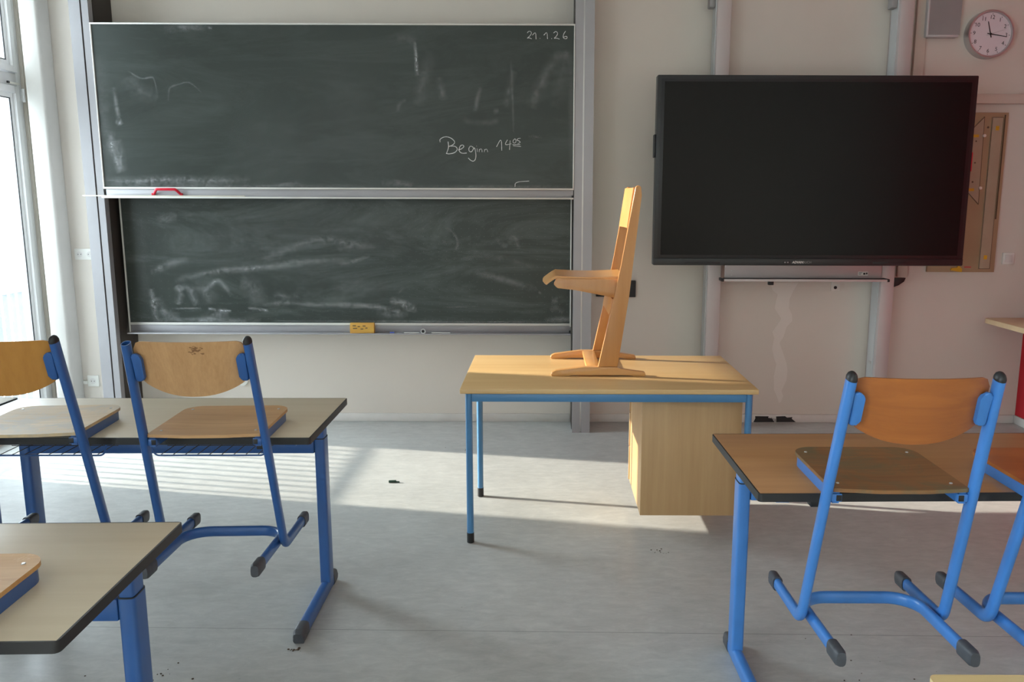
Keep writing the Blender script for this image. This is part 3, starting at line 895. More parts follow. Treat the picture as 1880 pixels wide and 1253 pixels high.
bm = bmesh.new()
cyl(bm, (0, -0.010, 0.0165), 0.0165, 0.022, 'y', 28, bev=0.002)
link('ring', bm, M['silver'], mg)
bm = bmesh.new()
cyl(bm, (0, -0.0115, 0.0165), 0.010, 0.002, 'y', 24)
link('core', bm, M['black'], mg)

# ================================================================= SCREEN
SX0, SX1, SY, SZ0, SZ1 = 0.685, 2.638, 5.20, 1.134, 2.292
tv = empty('display_screen', 'large black touch display mounted between two wall posts', 'screen', (0, 0, 0))
bm = bmesh.new()
box(bm, SX0, SX1, SY, SY + 0.085, SZ0, SZ1, bev=0.006)
box(bm, SX0 + 0.25, SX1 - 0.25, SY + 0.085, SY + 0.13, SZ0 + 0.15, SZ1 - 0.2, bev=0.01)
link('housing', bm, M['bezel'], tv)
link('screen', B(SX0 + 0.022, SX1 - 0.022, SY - 0.003, SY + 0.01, SZ0 + 0.048, SZ1 - 0.024, bev=0.001), M['black'], tv)
link('glass_panel', B(SX0 + 0.042, SX1 - 0.042, SY - 0.0045, SY - 0.002, SZ0 + 0.066, SZ1 - 0.040), M['screen'], tv, smooth=False)
link('bottom_bezel', B(SX0 + 0.003, SX1 - 0.003, SY - 0.007, SY + 0.01, SZ0 + 0.004, SZ0 + 0.044, bev=0.003), M['bezel'], tv)
link('side_socket', B(SX0 - 0.012, SX0 + 0.001, SY + 0.02, SY + 0.07, 1.80, 1.94, bev=0.004), M['black'], tv)
s_ = link('sensor_window', B(1.500, 1.546, SY - 0.0085, SY - 0.006, SZ0 + 0.010, SZ0 + 0.031, bev=0.001), M['black'], tv)
link('sensor_dot', B(1.510, 1.518, SY - 0.0090, SY - 0.0083, SZ0 + 0.017, SZ0 + 0.025), M['gpanel'], s_, smooth=False)
link('sensor_dot', B(1.528, 1.536, SY - 0.0090, SY - 0.0083, SZ0 + 0.017, SZ0 + 0.025), M['gpanel'], s_, smooth=False)
text('brand_lettering', 'ADVAN', 0.020, M['socket'], tv, (1.594, SY - 0.0078, SZ0 + 0.021), (math.pi / 2, 0, 0), shear=0.15, bold=0.0006)
text('brand_lettering', 'TOUCH', 0.020, M['gpanel'], tv, (1.645, SY - 0.0078, SZ0 + 0.021), (math.pi / 2, 0, 0), bold=-0.0002)
for x0, x1 in ((SX0 + 0.2, SX0 + 0.42), (SX1 - 0.57, SX1 - 0.35)):
    link('speaker_slot', B(x0, x1, SY - 0.0078, SY - 0.005, SZ0 + 0.012, SZ0 + 0.024, bev=0.001), M['black'], tv)

def support_post(x0, x1, label):
    t = empty('support_post', label, 'post', ((x0 + x1) / 2, 5.53, 0), group='grey posts behind the screen')
    w = (x1 - x0) / 2
    link('profile', B(-w, w, -0.08, 0.083, 0.0, ZC - 0.002, bev=0.004), M['post'], t)
    link('side_rail', B(-w - 0.006, -w, -0.045, 0.05, 0.02, ZC - 0.01), M['rail_light'], t, smooth=False)
    link('rear_rail', B(w, w + 0.022, 0.02, 0.083, 0.02, ZC - 0.01), M['post'], t, smooth=False)
    link('pulley_housing', B(-w - 0.045, -w - 0.006, -0.04, 0.03, 2.745, 2.84, bev=0.008), M['gpanel'], t)
    if x0 > 2:
        link('cover_plate', B(-w - 0.0075, -w - 0.006, -0.02, 0.02, 0.44, 0.46), M['silver'], t, smooth=False)
    return t
support_post(1.083, 1.170, 'left grey post behind the screen')
support_post(2.235, 2.322, 'right grey post behind the screen')
bm = B(2.398, 2.466, YB - 0.03, YB, 1.03, ZC - 0.002, bev=0.003)
tag(link('cable_duct', bm, M['duct']), 'upright beige cable duct beside the right post behind the screen', 'cable duct')
bm = bmesh.new()
prism(bm, [(2.33, 1.03), (2.42, 1.03), (2.41, 1.005), (2.375, 0.98), (2.335, 0.965)], 'y', 5.50, 5.54, bev=0.004)
tag(link('cable_guide', bm, M['black']), 'black curved cable guide beside the right post under the screen', 'cable guide')

# panel and pen tray under the screen
pt = empty('pen_tray', 'grey metal panel with a pen tray hanging below the screen', 'tray', (0, 0, 0))
link('panel', B(1.186, 2.215, 5.405, 5.425, 1.035, 1.30, bev=0.002), M['post'], pt)
bm = bmesh.new()
box(bm, 1.150, 2.235, 5.335, 5.425, 1.026, 1.034, bev=0.002)
box(bm, 1.162, 2.225, 5.325, 5.334, 1.020, 1.036, bev=0.003)
link('tray', bm, M['post'], pt)
for x in (1.156, 2.232):
    link('end_cap', B(x - 0.008, x + 0.008, 5.322, 5.42, 1.018, 1.038, bev=0.005), M['black'], pt)
link('tray_lining', B(1.172, 2.216, 5.336, 5.403, 1.0342, 1.037), M['alu_dark'], pt, smooth=False)
bm = bmesh.new()
cyl(bm, (1.228, 5.405, 1.085), 0.003, -0.002, 'y', 10)
link('screw', bm, M['silver'], pt)
bm = bmesh.new()
cyl(bm, (1.228, 5.405, 1.055), 0.003, -0.002, 'y', 10)
link('screw', bm, M['silver'], pt)
st = link('type_label', B(2.060, 2.125, 5.4035, 5.4048, 1.055, 1.080), M['socket'], pt, smooth=False)
bm = bmesh.new()
for (a, b_, c, d) in ((2.064, 2.088, 1.074, 1.076), (2.064, 2.084, 1.068, 1.070), (2.064, 2.080, 1.061, 1.064), (2.094, 2.108, 1.060, 1.072), (2.112, 2.121, 1.062, 1.074)):
    box(bm, a, b_, 5.4029, 5.4034, c, d)
link('label_print', bm, M['ink'], st, smooth=False)
link('latch', B(1.485, 1.520, 5.44, 5.47, 0.985, 1.030, bev=0.004), M['black'], pt)
link('bracket_plate', B(1.960, 2.020, YB - 0.006, YB - 0.0005, 0.93, 1.00, bev=0.001), M['patch'], wall_back)
bm = bmesh.new()
cyl(bm, (1.989, YB - 0.0085, 0.953), 0.011, 0.003, 'y', 18)
link('plate_hole', bm, M['black'], wall_back)

# ================================================================= WALL THINGS
ck = empty('wall_clock', 'round silver wall clock showing about a quarter past eleven', 'clock', (2.872, YB, 2.603))
ck.rotation_euler = (0, math.radians(3.0), 0)
bm = bmesh.new()
prof = [(0.150, 0.0), (0.150, -0.052), (0.146, -0.060), (0.138, -0.060), (0.133, -0.050), (0.133, -0.040)]
rings = []
for r, y in prof:
    rings.append([bm.verts.new((r * math.cos(2 * math.pi * k / 64), y, r * math.sin(2 * math.pi * k / 64))) for k in range(64)])
for a, b_ in zip(rings, rings[1:]):
    for k in range(64):
        bm.faces.new((a[k], a[(k + 1) % 64], b_[(k + 1) % 64], b_[k]))
bm.faces.new(rings[0])
link('case', bm, M['silver'], ck)
bm = bmesh.new()
cyl(bm, (0, -0.044, 0), 0.1335, 0.006, 'y', 64)
dial = link('dial', bm, M['dial'], ck)
bm = bmesh.new()
for k in range(60):
    a = 2 * math.pi * k / 60
    L_ = 0.008 if k % 5 == 0 else 0.0
    if L_:
        c, s = math.sin(a), math.cos(a)
        bm = bmesh.new()
        r0, r1, w = 0.120, 0.128, 0.0014
        prism(bm, [(r * c + q * s * w, r * s - q * c * w) for r, q in ((r0, -1), (r0, 1), (r1, 1), (r1, -1))], 'y', -0.0446, -0.0438)
        link('hour_mark', bm, M['ink'], dial, smooth=False)
for n in range(1, 13):
    a = 2 * math.pi * n / 12
    text('numeral', str(n), 0.034, M['ink'], dial, (0.104 * math.sin(a), -0.0445, 0.104 * math.cos(a)), (math.pi / 2, 0, 0), extrude=0.0002)
def hand(name, ang, tail, tip, w, y, mat):
    a = math.radians(ang)
    bm = bmesh.new()
    c, s = math.sin(a), math.cos(a)
    vs = []
    for r, q in ((-tail, -1), (-tail, 1), (tip, 0.7), (tip, -0.7)):
        vs.append((r * c + q * s * w, r * s - q * c * w))
    prism(bm, vs, 'y', y - 0.001, y)
    return link(name, bm, mat, ck, smooth=False)
hand('hour_hand', -18, 0.022, 0.080, 0.0034, -0.048, M['ink'])
hand('minute_hand', 96, 0.022, 0.108, 0.0030, -0.050, M['ink'])
hand('second_hand', 70, 0.028, 0.098, 0.0008, -0.052, M['gpanel'])
bm = bmesh.new()
cyl(bm, (0, -0.054, 0), 0.006, 0.008, 'y', 20)
link('hand_hub', bm, M['ink'], ck)

gp = empty('wall_panel', 'grey wall panel with an aluminium edge left of the clock', 'panel', (2.56, YB, 2.6))
link('panel_face', B(-0.095, 0.110, -0.055, 0, -0.005, 0.68), M['gpanel'], gp, smooth=False)
bm = bmesh.new()
box(bm, -0.110, -0.095, -0.062, 0, -0.018, 0.68, bev=0.003)
box(bm, -0.095, 0.102, -0.062, 0, -0.018, -0.005, bev=0.003)
link('edge_profile', bm, M['rail_light'], gp)

# drawing tool board behind the screen
tb = empty('tool_board', 'beige board with set square and ruler hung behind the right edge of the screen', 'board', (0, YB, 0))
link('board', B(2.60, 3.055, -0.022, 0, 1.063, 2.115, bev=0.002), M['rulerb'], tb)
def outline(parent, poly, y, r, mat, name='outline'):
    bm = bmesh.new()
    n = len(poly)
    for i in range(n):
        a, b_ = Vector((poly[i][0], y, poly[i][1])), Vector((poly[(i + 1) % n][0], y, poly[(i + 1) % n][1]))
        ribbon(bm, [a, b_], r, y)
    return link(name, bm, mat, parent, smooth=False)
sq = empty('set_square', 'large clear set square hanging on the beige tool board', 'set square', (0, YB, 0))
bm = bmesh.new()
prism(bm, [(2.895, 2.090), (2.905, 1.515), (2.620, 1.80)], 'y', -0.030, -0.0225)
link('plate', bm, M['acryl'], sq, smooth=False)
outline(sq, [(2.893, 2.086), (2.903, 1.519), (2.624, 1.80)], -0.0302, 0.0016, M['line'], 'edge_line')
for z_ in (1.955, 1.605):
    link('scale_mark', B(2.80, 2.865, -0.0315, -0.0301, z_, z_ + 0.018), M['yellow'], sq, smooth=False)
link('grip', B(2.77, 2.825, -0.060, -0.0305, 1.73, 1.86, bev=0.008), M['redp'], sq)
rl = empty('ruler', 'long clear ruler hanging upright on the right of the beige tool board', 'ruler', (0, YB, 0))
link('blade', B(2.945, 3.020, -0.030, -0.0225, 1.085, 2.085, bev=0.001), M['acryl'], rl)
outline(rl, [(2.947, 2.083), (3.018, 2.083), (3.018, 1.087), (2.947, 1.087)], -0.0302, 0.0014, M['line'], 'edge_line')
for z_ in (2.00, 1.15):
    link('grip_mark', B(2.972, 2.994, -0.0315, -0.0301, z_, z_ + 0.028), M['yellow'], rl, smooth=False)
bm = bmesh.new()
box(bm, 3.028, 3.034, -0.028, -0.0222, 1.42, 2.10)
tag(link('pointer_rod', bm, M['line'], None, smooth=False, loc=(0, YB, 0)), 'thin dark rod at the right edge of the beige tool board', 'rod')
for z_ in (1.965, 1.625):
    bm = bmesh.new()
    cyl(bm, (2.898 if z_ > 1.8 else 2.902, -0.046, z_), 0.010, 0.015, 'y', 18, bev=0.002)
    link('hanging_peg', bm, M['peg'], tb)
for x_, z_, r_ in ((2.925, 2.02, 0.007), (2.85, 1.93, 0.005), (2.855, 1.79, 0.005), (2.85, 1.665, 0.006)):
    bm = bmesh.new()
    cyl(bm, (x_, -0.0325 if x_ < 2.9 else -0.024, z_), r_, 0.002, 'y', 14)
    link('peg_hole', bm, M['line'], tb)
link('red_mark', B(2.85, 2.895, -0.0235, -0.022, 1.094, 1.100), M['redp'], tb, smooth=False)
bm = bmesh.new()
prism(bm, [(2.755, 1.075), (2.83, 1.063), (2.832, 1.085), (2.815, 1.10), (2.823, 1.16), (2.806, 1.16), (2.80, 1.095), (2.76, 1.09)], 'y', -0.034, -0.0225)
tag(link('protractor', bm, M['yellow'], None, smooth=False, loc=(0, YB, 0)), 'yellow drawing tool poking out under the right corner of the screen', 'drawing tool')

def socket(x, z, w, h, label, double=False, rnd=False, holes=True):
    t = empty('wall_socket', label, 'socket', (x, YB, z))
    bm = bmesh.new()
    if rnd:
        cyl(bm, (0, -0.012, 0), w / 2, 0.012, 'y', 32, bev=0.002)
    else:
        box(bm, -w / 2, w / 2, -0.012, 0, -h / 2, h / 2, bev=0.003)
    link('cover_plate', bm, M['socket'], t)
    xs = (-w / 4, w / 4) if double else (0,)
    if not holes:
        link('rocker', B(-w * 0.32, w * 0.32, -0.0145, -0.011, -h * 0.32, h * 0.32, bev=0.001), M['base'], t)
        xs = ()
    for q in xs:
        bm = bmesh.new()
        cyl(bm, (q, -0.0135, 0), 0.020, 0.003, 'y', 24)
        ins = link('insert', bm, M['base'], t)
        for s in (-1, 1):
            bm = bmesh.new()
            cyl(bm, (q + s * 0.0095, -0.0142, 0), 0.003, 0.001, 'y', 10)
            link('pin_hole', bm, M['black'], ins)
    return t
socket(-3.125, 1.165, 0.14, 0.075, 'white double socket on the wall left of the chalkboards', True)
socket(-3.148, 0.283, 0.078, 0.078, 'white square socket low on the wall by the window corner')
socket(-2.105, 0.292, 0.078, 0.078, 'round white socket below the chalkboards behind the middle-left chair', rnd=True)
socket(3.152, 1.155, 0.080, 0.078, 'pale switch plate on the wall right of the tool board', holes=False)
tag(link('cable_duct', B(-3.24, -3.188, YB - 0.018, YB, 0.262, 0.285, bev=0.002), M['socket']), 'short white cable duct leading into the low socket by the window', 'cable duct')
bx = empty('wall_bracket', 'small black bracket on the wall behind the wooden chair', 'bracket', (0.485, YB, 0.94))
link('mount_plate', B(0.06, 0.136, -0.035, 0, -0.055, 0.058, bev=0.004), M['black'], bx)
link('arm', B(-0.135, 0.06, -0.030, -0.005, -0.052, -0.030, bev=0.004), M['black'], bx)

# ================================================================= TEACHER DESK
td = empty('teacher_desk', 'beech teacher desk on light blue steel legs with one drawer cabinet', 'desk', (0.2855, 3.52, 0))
w = 0.6575
bm = B(-w, w, 0, 0.80, 0.697, 0.720, bev=0.004, seg=3)
link('tabletop', bm, M['top_teacher'], td)
# legs at local y 0.0 and 0.6
for x in (-w + 0.038, w - 0.038):
    for y in (0.006, 0.596):
        bm = bmesh.new()
        cyl(bm, (x, y + 0.012, 0.045), 0.0155, 0.651, 'z', 24)
        lg = link('leg', bm, M['blue_light'], td)
        bm = bmesh.new()
        cyl(bm, (x, y + 0.012, 0.0), 0.0165, 0.05, 'z', 24, bev=0.002)
        link('rubber_foot', bm, M['black'], lg)
bm = bmesh.new()
box(bm, -w + 0.052, w - 0.052, 0.006, 0.031, 0.661, 0.6965, bev=0.002)
box(bm, -w + 0.052, w - 0.052, 0.596, 0.621, 0.661, 0.6965, bev=0.002)
for s in (-1, 1):
    xa = s * (w - 0.038)
    box(bm, xa - 0.012, xa + 0.012, 0.034, 0.593, 0.661, 0.6965, bev=0.002)
link('apron', bm, M['blue_light'], td)
cb = link('cabinet', B(0.155, 0.605, 0.070, 0.545, 0.110, 0.660, bev=0.0015), M['cab'], td)
for k, (z0, z1) in enumerate(((0.115, 0.29), (0.295, 0.47), (0.475, 0.655))):
    link('drawer_front', B(0.150, 0.610, 0.548, 0.566, z0, z1, bev=0.002), M['cab'], cb)
bm = bmesh.new()
box(bm, 0.42, 0.60, 0.09, 0.12, 0.103, 0.110)
box(bm, 0.16, 0.18, 0.30, 0.32, 0.6605, 0.6965)
box(bm, 0.58, 0.60, 0.30, 0.32, 0.6605, 0.6965)
link('cabinet_bracket', bm, M['black'], cb, smooth=False)

# ================================================================= WOODEN CHAIR ON THE TEACHER DESK
wc = empty('wooden_chair', 'all-wood beech chair standing on the teacher desk, facing the window', 'chair', (0, 0, 0.72))
def off(poly, dx, dz=-0.72):
    return [(p[0] + dx, p[1] + dz) for p in poly]
run = round_poly([(0.032, .7205), (0.105, .7205), (0.14, .726), (0.40, .726), (0.43, .7205), (0.476, .7205), (0.476, .740), (0.355, .757), (0.345, .764), (0.185, .764), (0.052, .746), (0.032, .736)],
                 [0.004, 0.02, 0.02, 0.02, 0.02, 0.004, 0.012, 0.02, 0.01, 0.05, 0.02, 0.008], 4)
upr = round_poly([(0.252, .7645), (0.344, .7645), (0.392, 1.10), (0.404, 1.22), (0.440, 1.56), (0.436, 1.605), (0.412, 1.605), (0.352, 1.24), (0.322, 1.09)],
                 [0, 0, 0.5, 0.5, 0.02, 0.014, 0.014, 0.5, 0.5], 4)
brk = round_poly([(0.040, 1.152), (0.055, 1.178), (0.365, 1.178), (0.350, 1.112), (0.325, 1.090), (0.140, 1.125), (0.060, 1.134)], [0.012, 0.01, 0, 0.01, 0.008, 0.05, 0.014], 4)
for y, dx, s in ((3.805, 0.0, 1), (4.235, -0.0, -1)):
    bm = bmesh.new()
    prism(bm, off(run, dx), 'y', y - 0.017, y + 0.017, bev=0.004, seg=3)
    link('runner', bm, M['pine_x'], wc)
    bm = bmesh.new()
    prism(bm, off(upr, dx), 'y', y - 0.012, y + 0.012, bev=0.0035, seg=3)
    link('upright', bm, M['pine'], wc)
    bm = bmesh.new()
    prism(bm, off(brk, dx), 'y', y + s * 0.0245 - 0.012, y + s * 0.0245 + 0.012, bev=0.003, seg=2)
    link('seat_bracket', bm, M['pine'], wc)
# seat: ply with a waterfall front edge, slightly dished
bm = bmesh.new()
nx, ny = 22, 12
prof = []
for i in range(nx + 1):
    t = i / nx
    if t < 0.22:
        u = 1 - t / 0.22
        k_ = max(0.0, u - 0.12)
        x = 0.050 - 0.060 * u
        z = 1.187 - 0.040 * k_ ** 1.25
    else:
        u = (t - 0.22) / 0.78
        x = 0.050 + 0.325 * u
        z = 1.187 - 0.006 * math.sin(math.pi * u)
    prof.append((x, z))
grid_t, grid_b = [], []
for i, (x, z) in enumerate(prof):
    rt, rb = [], []
    for j in range(ny + 1):
        v = j / ny
        yw = 3.835 + 0.37 * v
        front = 0.012 * (abs(2 * v - 1) ** 3) if i < 5 else 0
        rt.append(bm.verts.new((x + front, yw, z - 0.72 + 0.003 * (2 * v - 1) ** 2)))
        nxt = prof[min(i + 1, nx)]
        prv = prof[max(i - 1, 0)]
        tx, tz = nxt[0] - prv[0], nxt[1] - prv[1]
        l = math.hypot(tx, tz)
        rb.append(bm.verts.new((x + front + tz / l * 0.011, yw, z - 0.72 - tx / l * 0.011 + 0.003 * (2 * v - 1) ** 2)))
    grid_t.append(rt)
    grid_b.append(rb)
for i in range(nx):
    for j in range(ny):
        bm.faces.new((grid_t[i][j], grid_t[i + 1][j], grid_t[i + 1][j + 1], grid_t[i][j + 1]))
        bm.faces.new((grid_b[i][j], grid_b[i][j + 1], grid_b[i + 1][j + 1], grid_b[i + 1][j]))
for i in range(nx):
    bm.faces.new((grid_t[i][0], grid_b[i][0], grid_b[i + 1][0], grid_t[i + 1][0]))
    bm.faces.new((grid_t[i][ny], grid_t[i + 1][ny], grid_b[i + 1][ny], grid_b[i][ny]))
for j in range(ny):
    bm.faces.new((grid_t[0][j], grid_t[0][j + 1], grid_b[0][j + 1], grid_b[0][j]))
    bm.faces.new((grid_t[nx][j], grid_b[nx][j], grid_b[nx][j + 1], grid_t[nx][j + 1]))
link('seat', bm, M['pine_x'], wc)
# backrest: slightly curved panel between the uprights
bm = bmesh.new()
N_ = 14
def brow(z, lean, th):
    o = []
    for j in range(N_ + 1):
        v = j / N_
        o.append(((lean + 0.016 * math.sin(math.pi * v)) + th, 3.818 + (4.222 - 3.818) * v, z - 0.72))
    return o
rows_f = [brow(1.408, 0.377, 0), brow(1.46, 0.384, 0), brow(1.53, 0.394, 0), brow(1.598, 0.404, 0)]
rows_b = [brow(1.408, 0.377, 0.011), brow(1.46, 0.384, 0.011), brow(1.53, 0.394, 0.011), brow(1.598, 0.404, 0.011)]
VF = [[bm.verts.new(p) for p in r] for r in rows_f]
VB = [[bm.verts.new(p) for p in r] for r in rows_b]
for i in range(3):
    for j in range(N_):
        bm.faces.new((VF[i][j], VF[i][j + 1], VF[i + 1][j + 1], VF[i + 1][j]))
        bm.faces.new((VB[i][j], VB[i + 1][j], VB[i + 1][j + 1], VB[i][j + 1]))
for j in range(N_):
    bm.faces.new((VF[0][j], VB[0][j], VB[0][j + 1], VF[0][j + 1]))
    bm.faces.new((VF[3][j], VF[3][j + 1], VB[3][j + 1], VB[3][j]))
for i in range(3):
    bm.faces.new((VF[i][0], VF[i + 1][0], VB[i + 1][0], VB[i][0]))
    bm.faces.new((VF[i][N_], VB[i][N_], VB[i + 1][N_], VF[i + 1][N_]))
link('backrest', bm, M['pine_x'], wc)
link('foot_stretcher', B(0.198, 0.262, 3.822, 4.218, 0.024, 0.044, bev=0.003), M['pine_x'], wc)
bm = bmesh.new()
prism(bm, [(0.300, 0.290), (0.322, 0.285), (0.336, 0.360), (0.314, 0.365)], 'y', 3.817, 4.223, bev=0.002)
link('seat_stretcher', bm, M['pine'], wc)

# ================================================================= STUDENT DESKS
def student_desk(label, xc, y_front, depth, top, blue, rz=0.0, width=1.29, group='two-seat student desks', baskets=True, edge=None):
    t = empty('student_desk', label, 'desk', (xc, y_front, 0), rz, group)
    w = width / 2
    H = 0.76
    o = link('tabletop', B(-w + 0.004, w - 0.004, 0.004, depth - 0.004, H - 0.020, H, bev=0.0015), top, t)
    bm = bmesh.new()
    pol = round_poly([(-w, 0), (w, 0), (w, depth), (-w, depth)], 0.012, 4)
    inn = round_poly([(-w + 0.0045, 0.0045), (w - 0.0045, 0.0045), (w - 0.0045, depth - 0.0045), (-w + 0.0045, depth - 0.0045)], 0.008, 4)
    zs = (H - 0.024, H - 0.0005)
    A = [[bm.verts.new((p[0], p[1], z)) for p in P_] for P_ in (pol, inn) for z in zs]
    n = len(pol)
    for i in range(n):
        j = (i + 1) % n
        bm.faces.new((A[0][i], A[0][j], A[1][j], A[1][i]))
        bm.faces.new((A[1][i], A[1][j], A[3][j], A[3][i]))
        bm.faces.new((A[3][i], A[3][j], A[2][j], A[2][i]))
        bm.faces.new((A[2][i], A[2][j], A[0][j], A[0][i]))
    link('edge_band', bm, edge or M['edge'], t)
    yl = depth - 0.115
    xl = w - 0.082
    for s in (-1, 1):
        x = s * xl
        lg = link('leg', tube([(x, yl, 0.045), (x, yl, 0.632)], 0.0205, 0.034, seg=24, power=5.0), blue, t)
        link('leg_sleeve', tube([(x, yl, 0.600), (x, yl, H - 0.030)], 0.0180, 0.031, seg=24, power=5.0), blue, lg)
        link('sleeve_collar', tube([(x, yl, 0.632), (x, yl, 0.635)], 0.0205, 0.034, seg=24, power=5.0), M['black'], lg)
        ft = link('foot', tube([(x, 0.075, 0.026), (x, depth - 0.055, 0.026)], 0.018, 0.0255, ref=(1, 0, 0), seg=20, power=3.5), blue, t)
        for ya, yb in ((0.030, 0.100), (depth - 0.080, depth - 0.020)):
            bm = bmesh.new()
            m1, m2 = ya + 0.012, yb - 0.012
            if ya < 0.1:
                sweep(bm, [(x, ya, 0.024), (x, ya + 0.004, 0.025), (x, m1, 0.026), (x, yb, 0.027)], 0.0205, 0.027, seg=20, power=3.5)
                for v in bm.verts:
                    if v.co.y < ya + 0.003:
                        v.co.x = x + (v.co.x - x) * 0.8
                        v.co.z = 0.022 + (v.co.z - 0.022) * 0.72
            else:
                sweep(bm, [(x, ya, 0.027), (x, m2, 0.026), (x, yb - 0.003, 0.025), (x, yb, 0.024)], 0.0205, 0.027, seg=20, power=3.5)
                for v in bm.verts:
                    if v.co.y > yb - 0.002:
                        v.co.x = x + (v.co.x - x) * 0.8
                        v.co.z = 0.022 + (v.co.z - 0.022) * 0.72
            for v in bm.verts:
                v.co.z = max(v.co.z, 0.0005)
            link('foot_cap', bm, M['cap'], ft)
        link('top_bracket', B(x - 0.019, x + 0.019, 0.05, depth - 0.04, H - 0.045, H - 0.0245, bev=0.002), blue, t)
    link('crossbeam', B(-xl + 0.021, xl - 0.021, yl - 0.030, yl - 0.005, 0.576, 0.630, bev=0.003), blue, t)
    # two wire baskets
    for s in ((-1, 1) if baskets else ()):
        c = s * 0.275 - 0.005
        hw = 0.188
        y0, y1 = 0.10, depth - 0.16
        zt, zb = H - 0.028, 0.668
        bm = bmesh.new()
        for y in (y0, y1):
            sweep(bm, fillet([(c - hw - 0.018, y, zt), (c - hw, y, zb), (c + hw, y, zb), (c + hw + 0.018, y, zt)], 0.02, 5), 0.0032, 0.0032, ref=(0, 1, 0), seg=8)
        for x in (c - hw - 0.012, c + hw + 0.012):
            sweep(bm, [(x, y0, zt - 0.014), (x, y1, zt - 0.014)], 0.0026, 0.0026, seg=6)
        bk = link('basket', bm, blue, t)
        bm = bmesh.new()
        for k in range(9):
            x = c - hw + 0.022 + k * (2 * hw - 0.044) / 8
            sweep(bm, [(x, y0, zb + 0.003), (x, y1, zb + 0.003)], 0.0014, 0.0014, seg=6)
        for k in range(1, 3):
            y = y0 + (y1 - y0) * k / 3
            sweep(bm, [(c - hw, y, zb + 0.005), (c + hw, y, zb + 0.005)], 0.0014, 0.0014, ref=(0, 0, 1), seg=6)
        link('basket_wire', bm, M['alu_dark'], bk)
    for s in (-1, 1):
        x = s * (w - 0.165)
        bm = bmesh.new()
        box(bm, x - 0.018, x + 0.018, 0.012, 0.045, H - 0.044, H - 0.0245, bev=0.003)
        link('bag_hook', bm, M['black'], t)
    return t
BL, BR_ = M['blue'], M['blue_lit']
student_desk('pale wood student desk carrying two chairs, in the middle on the left', -1.421, 2.622, 0.556, M['top_beige'], BL, 0.012)
student_desk('pale student desk cut off at the left edge, beside the window', -2.735, 2.628, 0.556, M['top_beige'], BL, 0.0)
student_desk('nearest pale student desk with a black edge, bottom left', -1.512, 1.335, 0.556, M['top_beige'], BL, 0.030)
student_desk('brown-topped student desk carrying two chairs, on the right', 1.224, 2.128, 0.578, M['top_brown'], BR_, 0.020, baskets=False)
student_desk('student desk of which only a pale corner shows at the bottom right', 1.285, 0.700, 0.558, M['pale'], BR_, -0.003, baskets=False, edge=M['pale'])

